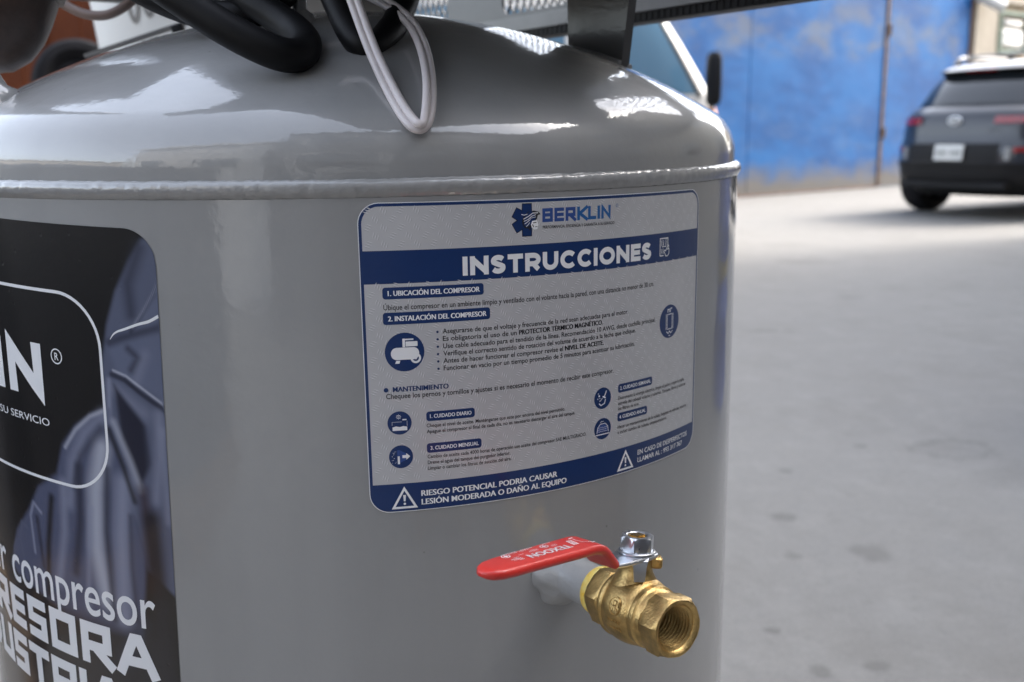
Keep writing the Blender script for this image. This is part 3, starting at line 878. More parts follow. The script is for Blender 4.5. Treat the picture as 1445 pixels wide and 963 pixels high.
class Print(MB):
    """flat shapes in label millimetres, wrapped on the tank"""
    def __init__(self, o, eu, ev, base):
        super().__init__()
        self.o, self.eu, self.ev, self.base, self.k = np.array(o, float), np.array(eu, float), np.array(ev, float), base, 0
    def put(self, v2, faces, mi=0, lift=0.0):
        v2 = np.asarray(v2, float)
        self.k += 1
        r = R + (self.base + lift) * 1e-3 + self.k * 2e-6 * .5
        s = self.o[0] + v2[:, 0] * self.eu[0] + v2[:, 1] * self.ev[0]
        z = self.o[1] + v2[:, 0] * self.eu[1] + v2[:, 1] * self.ev[1]
        t = s * 1e-3 / R
        V = np.stack([r * np.sin(t), -r * np.cos(t), OFF + z * 1e-3], 1)
        self.add(V, faces, mi)
    def rrect(self, x0, x1, y0, y1, rad=0.0, mi=0, lift=0.0, step=3.0):
        """y0 bottom, y1 top"""
        xs = set(np.linspace(x0 + rad, x1 - rad, max(2, int((x1 - x0) / step) + 1)))
        if rad > 0:
            for t in np.linspace(0, math.pi / 2, 9):
                xs.add(x0 + rad * (1 - math.cos(t))); xs.add(x1 - rad * (1 - math.cos(t)))
        xs = sorted(xs)
        v, f = [], []
        for x in xs:
            q = max(rad - (x - x0), rad - (x1 - x), 0)
            d = rad - math.sqrt(max(rad * rad - q * q, 0)) if rad > 0 else 0
            v += [(x, y0 + d), (x, y1 - d)]
        for i in range(len(xs) - 1):
            f.append((2 * i, 2 * i + 2, 2 * i + 3, 2 * i + 1))
        self.put(v, f, mi, lift)
    def disc(self, cx, cy, r, mi=0, lift=0.0, n=28):
        self.rrect(cx - r, cx + r, cy - r, cy + r, r, mi, lift)
    def poly(self, pts, mi=0, lift=0.0):
        self.put(pts, [tuple(range(len(pts)))], mi, lift)
    def line(self, pts, w, closed=False, mi=0, lift=0.0):
        v, f = stroke(pts, w, closed); self.put(v, f, mi, lift)
    def circle(self, cx, cy, r, w, mi=0, lift=0.0, n=36):
        self.line([(cx + r * math.cos(2 * math.pi * i / n), cy + r * math.sin(2 * math.pi * i / n)) for i in range(n)], w, True, mi, lift)
    def text(self, body, x, y, cap, x1=None, bold=0.0, mi=0, lift=0.0, passes=1, spread=.012, res=3):
        v, f = text2d(body, bold, res)
        if not len(v): return
        sy = cap / CAPH
        w = v[:, 0].max() - v[:, 0].min(); x00 = v[:, 0].min()
        sx = (x1 - x) / w if x1 is not None else sy
        for k in range(passes):
            d = (k - (passes - 1) / 2) * spread * sy
            V = np.stack([x + (v[:, 0] - x00) * sx + d, y + v[:, 1] * sy], 1)
            self.put(V, f, mi, lift)
    def block(self, body, x, y, cap, widths, gap, w, mi=0, lift=0.0):
        """square block capitals"""
        for ch, wd in zip(body, widths):
            for pts, cl in GLYPH[ch]:
                P = [(x + w / 2 + px * (wd - w), y + w / 2 + py * (cap - w)) for px, py in pts]
                if not cl:   # square ends
                    a, c = np.array(P[0]), np.array(P[1]); e = (a - c) / np.linalg.norm(a - c)
                    if abs(e[0]) < 1e-6 or abs(e[1]) < 1e-6: P[0] = tuple(a + e * w / 2 * (1 if not (ch in 'ER' and pts[0][0] == 0 and pts[0][1] == .5) else 0))
                    a, c = np.array(P[-1]), np.array(P[-2]); e = (a - c) / np.linalg.norm(a - c)
                    if (abs(e[0]) < 1e-6 or abs(e[1]) < 1e-6) and not (ch in 'PR'): P[-1] = tuple(a + e * w / 2)
                    elif ch in 'ANKRM' and abs(e[1]) > .1:
                        P[-1] = tuple(a + e * (w / 2) / abs(e[1]))
                    if ch == 'A' and len(P) == 4:
                        a, c = np.array(P[0]), np.array(P[1]); e = (a - c) / np.linalg.norm(a - c); P[0] = tuple(a + e * (w / 2) / abs(e[1]))
                    if ch == 'K' and len(P) == 3:
                        a, c = np.array(P[0]), np.array(P[1]); e = (a - c) / np.linalg.norm(a - c); P[0] = tuple(a + e * (w / 2) / abs(e[1]))
                self.line(P, w, cl, mi, lift)
            x += wd + gap

# ---- instruction label: x to the right from its left edge, y up from its top edge (mm)
IL = dict(o=(-1.94, -3.0), eu=(1.0, -.0060), ev=(0.0, 1.0))
LW, LH = 199.6, 141.8
P0 = Print(base=.22, **IL)
P0.rrect(-.35, LW + .35, -LH - .35, .35, 9.3, 1, 0)             # white cut margin
P0.rrect(0, LW, -LH, 0, 9, 0, .03)
ilabel = P0.build("instruction_label", [M_NAVY, M_INKWHITE], comp)
P1 = Print(base=.28, **IL)
P1.rrect(1.3, LW - 1.3, -20.6, -1.3, 0, 0); P1.v, P1.f, P1.m = [], [], []
def panel_top():
    x0, x1, y0, y1, rad = 1.35, LW - 1.35, -20.6, -1.35, 7.6
    xs = sorted({*np.linspace(x0, x1, 60), *[x0 + rad * (1 - math.cos(t)) for t in np.linspace(0, math.pi / 2, 9)], *[x1 - rad * (1 - math.cos(t)) for t in np.linspace(0, math.pi / 2, 9)]})
    v = []
    for x in xs:
        q = max(rad - (x - x0), rad - (x1 - x), 0); d = rad - math.sqrt(max(rad * rad - q * q, 0))
        v += [(x, y0), (x, y1 - d)]
    P1.put(v, [(2 * i, 2 * i + 2, 2 * i + 3, 2 * i + 1) for i in range(len(xs) - 1)])
panel_top()
P1.rrect(1.35, LW - 1.35, -128.4, -35.3, 0, 0)
P1.build("silver_panel", M_SILVER, ilabel)
# embossed-look tread print: groups of three strokes, turned alternately
P2 = Print(base=.285, **IL)
row = 0
yy = -3.2
while yy > -127:
    xx = 4.0 + (row % 2) * 3.6
    c = 0
    while xx < LW - 4:
        ang = math.radians(72 if (c + row) % 2 else -22) + rng.normal(0, .03)
        if not (-36.5 < yy < -19.0):
            d = np.array([math.cos(ang), math.sin(ang)]); nrm_ = np.array([-d[1], d[0]])
            for j in (-1, 0, 1):
                m = np.array([xx, yy]) + nrm_ * j * 1.15 + d * j * .3
                for off, mi in ((.0, 1), (.30, 0)):
                    q = m + nrm_ * off
                    P2.put([q - d * 1.6, q - nrm_ * .16, q + d * 1.6, q + nrm_ * .16], [(0, 1, 2, 3)], mi, 0); P2.k = 0
        xx += 7.2; c += 1
    yy -= 3.7; row += 1
tp = P2.build("tread_print", [M_TREADL, M_TREADD], ilabel); tp["kind"] = "stuff"

# bands and pills
PB = Print(base=.32, **IL)
def pill(name, x0, x1, y0, y1, r=1.3):
    p = Print(base=.32, **IL); p.rrect(x0, x1, y0, y1, r); return p.build(name, M_NAVY, ilabel)
for (x0, x1, y0, y1) in ((9.2, 55.3, -42.2, -36.9), (9.0, 58.2, -53.7, -48.2), (26.9, 49.8, -99.4, -94.9), (26.7, 52.8, -114.6, -110.0), (130.9, 156.8, -98.9, -94.4), (130.6, 153.0, -113.9, -109.4)):
    pill("heading_pill", x0, x1, y0, y1)
def icon_disc(cx, cy, r):
    p = Print(base=.32, **IL); p.disc(cx, cy, r); return p.build("icon_disc", M_NAVY, ilabel)
icon_disc(18.1, -66.4, 8.9)
icon_disc(171.3, -67.4, 8.9)
icon_disc(14.6, -99.3, 5.5); icon_disc(14.7, -115.4, 5.5); icon_disc(120.5, -99.8, 5.5); icon_disc(120.6, -115.6, 5.5)

# white print
T = Print(base=.345, **IL)
def arc(cx, cy, rx, ry, a0, a1, n):
    return [(cx + rx * math.cos(math.radians(a0 + (a1 - a0) * i / n)), cy + ry * math.sin(math.radians(a0 + (a1 - a0) * i / n))) for i in range(n + 1)]
ROUND = {  # geometric bold capitals: centre lines in a unit box, relative width
    'I': (.24, [([(0, 0), (0, 1)], 0)]), 'N': (.92, [([(0, 0), (0, 1)], 0), ([(0, .98), (1, .02)], 2), ([(1, 0), (1, 1)], 0)]),
    'T': (.80, [([(0, 1), (1, 1)], 1), ([(.5, 1), (.5, 0)], 0)]), 'E': (.74, [([(0, 0), (0, 1)], 0), ([(0, 1), (1, 1)], 1), ([(0, .5), (.9, .5)], 1), ([(0, 0), (1, 0)], 1)]),
    'R': (.84, [([(0, 0), (0, 1)], 0), ([(0, 1), (.45, 1)] + arc(.52, .69, .48, .31, 80, -90, 12) + [(0, .38)], 2), ([(.50, .40), (1.0, -.06)], 2)]),
    'U': (.88, [([(0, 1.19), (0, .44)] + arc(.5, .44, .5, .44, 180, 360, 16) + [(1, .44), (1, 1.19)], 2)]),
    'C': (.90, [(arc(.57, .5, .57, .5, 41, 319, 22), 2)]), 'O': (1.04, [(arc(.5, .5, .5, .5, 0, 360, 32)[:-1], 3)]),
    'S': (.74, [([(.97, .86), (.80, .96)] + arc(.5, .75, .5, .25, 80, 200, 9) + [(.18, .60), (.5, .5), (.82, .41)] + arc(.5, .26, .5, .26, 20, -100, 9) + [(.18, .05), (.0, .16)], 2)])}
def round_text(body, x, y, cap, x1, w):
    tot = sum(ROUND[c][0] * (1.12 if c != 'I' else 1.15) for c in body) * cap; gap = (x1 - x - tot) / (len(body) - 1)
    for c in body:
        wd, sts = ROUND[c]; wd *= cap * (1.12 if c != 'I' else 1.15)
        for pts, kind in sts:
            P = [(x + w / 2 + px * (wd - w), y + w / 2 + py * (cap - w)) for px, py in pts]
            if kind == 0: P[0] = (P[0][0], y); P[-1] = (P[-1][0], y + cap); P = [(a, min(max(b2, y), y + cap)) for a, b2 in P]; P = P if P[0][1] != P[1][1] else P
            if kind == 0 and c == 'T': P = [(P[0][0], y), (P[0][0], y + cap - w * .5)]
            if kind == 1: P[0] = (P[0][0] - w / 2, P[0][1]); P[-1] = (P[-1][0] + w / 2, P[-1][1])
            T.line(P, w * (1.05 if kind == 2 and c == 'N' else 1), kind == 3)
        x += wd + gap
round_text("INSTRUCCIONES", 45.6, -33.1, 8.6, 154.2, 2.35)
T.build("title_lettering", M_INKWHITE, ilabel)
T = Print(base=.345, **IL)
T.text("1. UBICACIÓN DEL COMPRESOR", 11.6, -40.7, 2.25, 53.4, bold=.005, passes=4, spread=.022)
T.build("heading_lettering", M_INKWHITE, ilabel); T = Print(base=.345, **IL)
T.text("2. INSTALACIÓN DEL COMPRESOR", 11.3, -52.1, 2.25, 56.4, bold=.005, passes=4, spread=.022)
T.build("heading_lettering", M_INKWHITE, ilabel); T = Print(base=.345, **IL)
T.text("1. CUIDADO DIARIO", 28.6, -98.0, 1.75, 48.2, bold=.012, passes=2, spread=.02)
T.build("heading_lettering", M_INKWHITE, ilabel); T = Print(base=.345, **IL)
T.text("3. CUIDADO MENSUAL", 28.4, -113.2, 1.75, 51.4, bold=.012, passes=2, spread=.02)
T.build("heading_lettering", M_INKWHITE, ilabel); T = Print(base=.345, **IL)
T.text("2. CUIDADO SEMANAL", 132.3, -97.5, 1.75, 155.6, bold=.012, passes=2, spread=.02)
T.build("heading_lettering", M_INKWHITE, ilabel); T = Print(base=.345, **IL)
T.text("4. CUIDADO ANUAL", 132.0, -112.5, 1.75, 151.7, bold=.012, passes=2, spread=.02)
T.build("heading_lettering", M_INKWHITE, ilabel)
T = Print(base=.345, **IL)
T.text("RIESGO POTENCIAL PODRIA CAUSAR", 23.5, -135.2, 2.7, 92.6, bold=.005, passes=4, spread=.022)
T.text("LESIÓN MODERADA O DAÑO AL EQUIPO", 23.5, -139.4, 2.7, 98.0, bold=.005, passes=4, spread=.022)
T.build("warning_lettering", M_INKWHITE, ilabel)
T = Print(base=.345, **IL)
T.text("EN CASO DE DESPERFECTOS", 145.9, -134.7, 2.5, 191.8, bold=.007, passes=2, spread=.02)
T.text("LLAMAR AL : 993 317 767", 145.9, -138.8, 2.5, 186.6, bold=.007, passes=2, spread=.02)
T.build("contact_lettering", M_INKWHITE, ilabel)
for cx in (15.6, 136.7):
    t = Print(base=.345, **IL)
    t.line([(cx - 5.2, -140.1), (cx + 5.2, -140.1), (cx, -130.9)], 1.05, True)
    t.poly([(cx - .42, -137.1), (cx + .42, -137.1), (cx + .65, -134.0), (cx - .65, -134.0)])
    t.disc(cx, -138.3, .58)
    t.build("warning_triangle", M_INKWHITE, ilabel)
# icons in white
t = Print(base=.345, **IL)                       # compressor
t.rrect(11.9, 24.6, -69.9, -64.3, 2.6); t.rrect(18.6, 24.0, -63.9, -61.6, .3)
t.rrect(17.2, 18.4, -64.2, -60.2, .2); t.rrect(18.4, 22.2, -61.0, -60.3, .2); t.poly([(13.6, -71.6), (15.6, -71.6), (16.0, -70.2), (14.2, -70.2)])
t.circle(23.0, -69.4, 1.9, 1.0); t.disc(23.0, -69.4, .6); t.rrect(15.0, 20.0, -65.2, -64.6, .2, lift=.01)
t.build("icon_print", M_INKWHITE, ilabel)
t = Print(base=.345, **IL)                       # upright tank
t.line([(169.2, -71.4), (169.2, -63.6), (173.6, -63.6), (173.6, -71.4)], .35, True)
t.line([(168.2, -71.6), (168.2, -63.2)], .35); t.line([(174.6, -71.6), (174.6, -63.2)], .35)
t.line([(169.6, -62.6), (169.6, -60.9), (171.0, -60.9), (171.0, -62.6)], .45); t.line([(172.0, -62.6), (172.0, -60.6), (173.6, -60.6)], .45)
t.line([(168.6, -72.6), (170.2, -73.8), (171.4, -72.6), (172.6, -73.8), (174.2, -72.6)], .45); t.line([(170.6, -75.0), (172.2, -75.0)], .4)
t.build("icon_print", M_INKWHITE, ilabel)
t = Print(base=.345, **IL)                       # oil level
t.rrect(11.3, 18.0, -102.9, -101.2, 0); t.poly([(11.3, -101.25), (12.9, -100.8), (14.6, -101.2), (16.3, -100.8), (18.0, -101.2)], lift=.005)
t.line([(11.2, -100.4), (11.2, -98.8), (15.6, -98.8)], .14); t.line([(18.0, -100.8), (18.0, -98.4)], .14); t.rrect(15.9, 17.8, -98.1, -97.5, .1); t.circle(14.2, -96.4, .75, .22); t.disc(14.2, -96.4, .25)
for a in range(8):
    t.line([(14.2 + math.cos(a * .785) * .95, -96.4 + math.sin(a * .785) * .95), (14.2 + math.cos(a * .785) * 1.25, -96.4 + math.sin(a * .785) * 1.25)], .12)
t.build("icon_print", M_INKWHITE, ilabel)
t = Print(base=.345, **IL)                       # drain the filter
t.rrect(13.1, 14.1, -118.9, -115.1, .1); t.poly([(14.3, -118.3), (17.0, -117.0), (17.0, -113.9), (14.3, -112.3)], 1); t.rrect(13.0, 14.2, -115.0, -112.2, .1, 1)
t.poly([(15.3, -116.1), (17.1, -116.1), (17.1, -117.0), (18.9, -115.4), (17.1, -113.8), (17.1, -114.7), (15.3, -114.7)], 0, .01)
for k in range(16):
    t.disc(11.6 + rng.uniform(-1.2, .9), -115.5 + rng.uniform(-2.8, 2.8), .13)
t.build("icon_print", [M_INKWHITE, M_NAVY2], ilabel)
t = Print(base=.345, **IL)                       # brush and dust
t.line([(123.0, -96.2), (121.6, -99.0)], .55); t.line([(120.4, -98.9), (122.4, -99.8)], .75)
t.line([(120.4, -99.7), (119.0, -101.0), (118.2, -101.0)], .35); t.line([(122.3, -100.4), (121.7, -102.6), (119.3, -103.4), (118.1, -102.2)], .5)
t.disc(118.2, -98.4, .5); t.disc(117.6, -97.2, .25); t.disc(117.3, -99.8, .3); t.disc(118.6, -99.6, .25)
t.build("icon_print", M_INKWHITE, ilabel)
t = Print(base=.345, **IL)                       # service cover
t.poly([(117.2, -117.4), (124.0, -117.4), (123.6, -114.9), (122.2, -113.4), (119.2, -113.4), (117.7, -114.9)], 1)
t.line([(116.8, -117.6), (117.4, -114.7), (119.0, -113.0), (122.3, -113.0), (123.9, -114.7), (124.4, -117.6)], .35, False, 0, .004)
t.line([(116.2, -118.5), (125.0, -118.5)], .5, False, 0, .004); t.line([(119.0, -112.4), (119.6, -111.8), (121.2, -111.8)], .25, False, 0, .004)
for k in range(3): t.line([(117.6, -116.9 + k * 1.0), (123.6, -116.9 + k * 1.0)], .16, False, 0, .004)
t.build("icon_print", [M_INKWHITE, M_NAVY2], ilabel)
t = Print(base=.345, **IL)                       # hand on the panel
t.line([(161.6, -32.2), (161.6, -23.4), (168.3, -23.4), (168.3, -28.0)], .5); t.line([(161.6, -32.2), (164.6, -32.2)], .5)
t.line([(163.0, -24.4), (163.0, -27.2)], .45); t.line([(164.5, -24.4), (164.5, -27.2)], .45); t.line([(166.6, -23.6), (166.6, -27.6), (163.2, -27.6)], .4)
t.line([(163.0, -28.6), (163.0, -31.4)], .35); t.line([(164.2, -28.6), (164.2, -31.4)], .35)
t.line([(166.0, -31.6), (165.0, -30.0), (165.8, -29.4), (166.4, -30.0), (168.6, -27.0), (169.3, -27.6), (168.0, -29.2), (169.4, -28.9), (169.4, -31.4), (168.2, -32.6), (166.6, -32.6)], .42, True)
t.build("icon_print", M_INKWHITE, ilabel)

# black print
T = Print(base=.325, **IL)
BL = dict(bold=.004)
T.text("Úbique el compresor en un ambiente limpio y ventilado con el volante hacia la pared, con una distancia no menor de 30 cm.", 9.4, -47.0, 2.35, 156.9, bold=.012)
lines = [("Asegurarse de que el voltaje y frecuencia de la red sean adecuadas para el motor.", "", 137.5, 0), ("Es obligatoria el uso de un", "PROTECTOR TÉRMICO MAGNÉTICO.", 120.2, 72.6),
         ("Use cable adecuado para el tendido de la línea. Recomendación 10 AWG, desde cuchilla principal.", "", 158.8, 0), ("Verifique el correcto sentido de rotación del volante de acuerdo a la fecha que indique.", "", 143.0, 0),
         ("Antes de hacer funcionar el compresor revise el", "NIVEL DE ACEITE.", 120.8, 97.4), ("Funcionar en vacio por un tiempo promedio de 5 minutos para acentuar su lubricación.", "", 142.5, 0)]
for k, (a, c, x1, xm) in enumerate(lines):
    y = -58.9 - k * 3.42
    if c:
        T.text(a, 35.6, y, 2.2, xm - 1.2, bold=.012); T.text(c, xm, y, 2.2, x1, bold=.005, passes=4, spread=.025)
    else:
        T.text(a, 35.6, y, 2.2, x1, bold=.012)
T.text("Chequee los pernos y tornillos y ajustes si es necesario el momento de recibir este compresor.", 9.0, -87.7, 2.3, 127.5, bold=.012)
T.text("Cheque el nivel de aceite. Manténganse que este por encima del nivel permitido.", 26.9, -102.3, 1.7, 97.3, bold=.013)
T.text("Apague el compresor al final de cada día, no es necesario descargar el aire del tanque.", 26.9, -105.1, 1.7, 103.2, bold=.013)
T.text("Cambio de aceite cada 4000 horas de operación use aceite del compresor SAE MULTIGRADO.", 26.9, -117.2, 1.7, 110.1, bold=.013)
T.text("Drene el agua del tanque del purgador inferior.", 26.9, -120.0, 1.7, 67.2, bold=.013)
T.text("Limpiar o cambiar los filtros de succión del aire.", 26.9, -122.8, 1.7, 67.7, bold=.013)
T.text("Desconecte la energía eléctrica, limpie el polvo y sople la rejilla,", 131.0, -102.4, 1.7, 187.6, bold=.013)
T.text("estrella del cabezal volante y tuberías. Tanques, filtros y tuberías", 131.0, -105.2, 1.7, 189.0, bold=.013)
T.text("los filtros de aire.", 131.0, -108.0, 1.7, 146.5, bold=.013)
T.text("Hacer un mantenimiento de la culata, limpieza de válvulas, resorte", 130.8, -117.6, 1.7, 190.2, bold=.013)
T.text("e incluir cambio de culatas, empaquetaduras.", 130.8, -120.4, 1.7, 170.5, bold=.013)
T.text("PERFORMANCIA, EFICIENCIA Y GARANTÍA A SU SERVICIO", 85.4, -13.7, 1.35, 127.4, bold=.012)
T.build("lettering", M_INKBLACK, ilabel)
# blue print
T = Print(base=.325, **IL)
for k in range(6): T.disc(33.2, -58.0 - k * 3.42, .55)
T.disc(9.1, -83.6, 1.05)
T.text("MANTENIMIENTO", 12.2, -84.6, 2.25, 37.6, bold=.006, passes=4, spread=.022)
T.build("lettering", M_NAVY, ilabel)
T = Print(base=.335, **IL)
wl = [5.6, 5.3, 5.6]; T.block("BER", 85.2, -10.7, 6.3, wl, .85, 1.55, 0)
T.block("K", 104.4, -10.7, 6.3, [5.7], .8, 1.55, 1); T.block("LIN", 110.8, -10.7, 6.3, [4.9, 1.55, 6.0], .8, 1.55, 1)
T.circle(129.0, -4.9, .75, .18, 1); T.text("R", 128.65, -5.3, .8, None, mi=1)
T.build("brand_lettering", [M_NAVY2, M_BLUEPRINT], ilabel)
# gear emblem with the feathered head
T = Print(base=.33, **IL)
cx, cy = 77.2, -9.3
for a in (90, 150, 210, 270, 330, 30):
    d = np.array([math.cos(math.radians(a)), math.sin(math.radians(a))]); n_ = np.array([-d[1], d[0]]); c0 = np.array([cx, cy])
    if a in (30, 330): continue
    for ww, ln, mi, lf in ((2.75, 7.55, 2, 0), (2.45, 7.25, 0, .006)):
        T.put([c0 - n_ * ww, c0 + d * ln - n_ * ww * .92, c0 + d * ln + n_ * ww * .92, c0 + n_ * ww], [(0, 1, 2, 3)], mi, lf)
T.disc(cx, cy, 4.6, 0, .01)
H = lambda pts: [(cx + a, cy + c) for a, c in pts]
T.poly(H([(-2.6, -.6), (-1.6, 1.6), (.4, 3.6), (3.6, 4.1), (6.2, 3.4), (7.0, 2.3), (5.6, 2.0), (5.2, .4), (3.4, -1.2), (2.2, -2.6), (1.6, -5.2), (.6, -4.0), (-1.0, -3.8), (-2.2, -2.4)]), 2, .015)
T.poly(H([(2.6, -.6), (5.0, -.2), (5.5, -1.4), (5.9, -2.4), (5.5, -3.2), (5.4, -4.4), (3.6, -4.6), (2.4, -3.6), (2.0, -2.2)]), 1, .02)
for pts, w in (([(-1.8, .4), (.8, 1.6), (3.0, 3.0), (5.8, 3.0)], .38), ([(-1.6, -.6), (.6, .2), (2.4, 1.6), (4.6, 2.2)], .3), ([(-1.2, -1.8), (.2, -1.0), (1.8, .2)], .3), ([(-.4, -3.0), (.6, -2.2), (1.4, -1.2)], .26), ([(-2.8, 2.6), (-1.4, 2.2), (.2, 2.6)], .3), ([(1.0, .6), (2.6, .8), (4.6, 1.2)], .22)):
    T.line(H(pts), w, False, 1, .025)
for pts, w in (([(3.0, -1.5), (4.8, -1.3)], .35), ([(4.2, -3.3), (5.3, -3.2)], .25), ([(2.8, -2.2), (3.4, -3.4)], .4)):
    T.line(H(pts), w, False, 2, .03)
T.build("emblem", [M_NAVY, M_INKWHITE, M_INKBLACK], ilabel)

# ---- brand label on the left: u to the right (0 at its right edge), v up
BLX = dict(o=(-92.0, 0.0), eu=(.99945, .0333 * -1), ev=(.0333, .99945))
# text direction runs slightly downhill to the right; up leans right
BU0, BU1, BV0, BV1, BRAD = -352.0, 0.0, -420.0, -13.3, 16.0
def seg_dist(P, a, c):
    a, c = np.array(a, float), np.array(c, float); d = c - a
    t = np.clip(((P - a) @ d) / (d @ d + 1e-9), 0, 1)
    return np.linalg.norm(P - (a + t[:, None] * d), axis=1)
def brush(Cc, P, pts, w, col, soft, k=1.0):
    d = np.min([seg_dist(P, pts[i], pts[i + 1]) for i in range(len(pts) - 1)], axis=0)
    f = np.clip((w / 2 + soft - d) / (2 * soft + 1e-9), 0, 1); f = f * f * (3 - 2 * f) * k
    return Cc * (1 - f[:, None]) + np.array(col) * f[:, None]
def inside(P, poly):
    x, y = P[:, 0], P[:, 1]; r = np.zeros(len(P), bool)
    for i in range(len(poly)):
        (x1, y1), (x2, y2) = poly[i], poly[i - 1]
        c = ((y1 > y) != (y2 > y)) & (x < (x2 - x1) * (y - y1) / (y2 - y1 + 1e-12) + x1)
        r ^= c
    return r
def fill(Cc, P, poly, col, soft, k=1.0):
    d = np.min([seg_dist(P, poly[i - 1], poly[i]) for i in range(len(poly))], axis=0)
    sd = np.where(inside(P, poly), d, -d)
    f = np.clip((sd + soft) / (2 * soft), 0, 1); f = f * f * (3 - 2 * f) * k
    return Cc * (1 - f[:, None]) + np.array(col) * f[:, None]
def paint_picture(P):
    """the printed photograph of blue overalls on the label"""
    blk = (.006, .006, .007); navy = (.026, .030, .054); mid = (.105, .120, .185); lite = (.27, .29, .39); pale = (.50, .52, .61)
    Cc = np.tile(np.array(blk), (len(P), 1))
    # shoulder and chest on the right
    Cc = fill(Cc, P, [(3, -14), (-7, -18), (-14, -28), (-22, -42), (-28, -58), (-32, -76), (-33, -104), (-30, -128), (-20, -150), (-14, -176), (3, -190)], mid, 1.6)
    Cc = fill(Cc, P, [(2, -40), (-12, -52), (-17, -62), (-28, -68), (-24, -80), (-10, -86), (2, -92)], (.135, .155, .235), 2.5, .8)
    Cc = brush(Cc, P, [(-8, -22), (-15, -38), (-14, -52)], 5, navy, 4, .8)
    Cc = brush(Cc, P, [(-1, -40), (-9, -52), (-15, -60)], 1.6, navy, 1.2, .9); Cc = brush(Cc, P, [(0, -38), (-8, -50), (-14, -58)], .8, lite, .8, .9)
    Cc = brush(Cc, P, [(-27, -66), (-19, -63), (-10, -60), (0, -57)], 3.5, navy, 2, .8)
    Cc = brush(Cc, P, [(-17, -68), (-12, -72), (-16, -78)], 3.0, navy, 2, .8); Cc = brush(Cc, P, [(-8, -70), (-14, -84)], 4, lite, 3, .4)
    Cc = brush(Cc, P, [(-27, -81), (-20, -83), (-11, -89), (1, -96)], 2.4, navy, 1.0); Cc = brush(Cc, P, [(-26, -79), (-19, -81), (-10, -86.6), (1, -93.6)], 1.0, pale, .6, .8)
    Cc = brush(Cc, P, [(-25, -88), (-12, -97), (0, -106)], 5, lite, 4, .5)
    Cc = fill(Cc, P, [(-26, -86), (-10, -104), (-8, -122), (-15, -134), (-24, -112)], (.016, .018, .036), 2.0)
    Cc = brush(Cc, P, [(-6, -102), (-5, -140)], 7, mid, 4, .8); Cc = brush(Cc, P, [(-2, -106), (-1, -150)], 3, lite, 2.5, .6)
    Cc = brush(Cc, P, [(-29, -84), (-31, -120), (-24, -150)], 2.2, lite, 1.6, .8)
    # sleeve that comes up from the lower left
    Cc = fill(Cc, P, [(-30, -98), (-40, -101), (-52, -109), (-62, -120), (-68, -136), (-84, -146), (-96, -162), (-110, -176), (-122, -200), (-60, -214), (-20, -214), (-14, -170), (-22, -140)], (.085, .098, .165), 2.0)
    Cc = brush(Cc, P, [(-34, -102), (-46, -112), (-56, -128), (-60, -150)], 6, lite, 4, .6)
    Cc = brush(Cc, P, [(-36, -118), (-42, -140), (-44, -170), (-40, -196)], 9, pale, 5, .75)
    Cc = brush(Cc, P, [(-25, -134), (-28, -160), (-30, -205)], 9, lite, 5, .85)
    Cc = brush(Cc, P, [(-34, -128), (-37, -160), (-36, -206)], 3.5, navy, 2.5, .85)
    Cc = brush(Cc, P, [(-52, -130), (-54, -158), (-60, -186)], 5, navy, 3, .9)
    Cc = brush(Cc, P, [(-64, -140), (-66, -166), (-74, -196)], 5, lite, 3, .6); Cc = brush(Cc, P, [(-74, -150), (-80, -176), (-84, -204)], 4, blk, 2.5, .95)
    Cc = brush(Cc, P, [(-84, -160), (-90, -156), (-94, -164), (-93, -184)], 1.6, lite, 1.2, .9); Cc = brush(Cc, P, [(-88, -164), (-86, -190)], 3, navy, 2, .9)
    Cc = brush(Cc, P, [(-98, -172), (-104, -170), (-107, -180), (-104, -200)], 1.4, mid, 1.2, .9); Cc = brush(Cc, P, [(-112, -182), (-116, -188), (-114, -206)], 1.2, mid, 1.2, .8)
    Cc = brush(Cc, P, [(-33, -99), (-42, -103), (-52, -111), (-60, -121)], 1.6, pale, 1.2, .7)
    Cc = brush(Cc, P, [(-36, -108), (-50, -124), (-56, -140)], 3.5, navy, 3, .7)
    Cc = brush(Cc, P, [(-28, -104), (-20, -122), (-15, -136)], 3.0, pale, 2.2, .55)
    Cc = brush(Cc, P, [(-31, -108), (-24, -126), (-19, -142)], 2.6, blk, 1.8, .85)
    Cc = brush(Cc, P, [(-3, -98), (-4, -118), (-7, -140)], 4, lite, 3, .6)
    Cc = brush(Cc, P, [(-46, -150), (-50, -176), (-53, -204)], 3, lite, 2.4, .6)
    Cc = brush(Cc, P, [(-22, -150), (-23, -176), (-22, -204)], 2.4, navy, 2, .7)
    Cc = brush(Cc, P, [(-14, -136), (-12, -160), (-11, -185)], 5, (.030, .010, .014), 4, .8)
    Cc = brush(Cc, P, [(-10, -150), (-8, -200), (-6, -260)], 9, (.010, .010, .016), 4, .9)
    Cc = fill(Cc, P, [(-130, -206), (-8, -212), (3, -330), (-150, -330)], (.012, .012, .018), 6, .85)
    Cc = brush(Cc, P, [(-20, -205), (-30, -226)], 8, navy, 5, .7)
    # the far side of the picture (round the back of the tank)
    Cc = fill(Cc, P, [(-352, -180), (-300, -150), (-240, -150), (-180, -200), (-180, -420), (-352, -420)], navy, 20, .8)
    return Cc
b = Print(base=.22, **BLX)
us = np.concatenate([np.linspace(BU0, -140, 54)[:-1], np.linspace(-140, BU1, 210)])
vv = np.concatenate([np.linspace(0, .64, 350)[:-1], np.linspace(.64, 1, 31)])
NV = len(vv)
verts2, cols = [], []
rad = BRAD
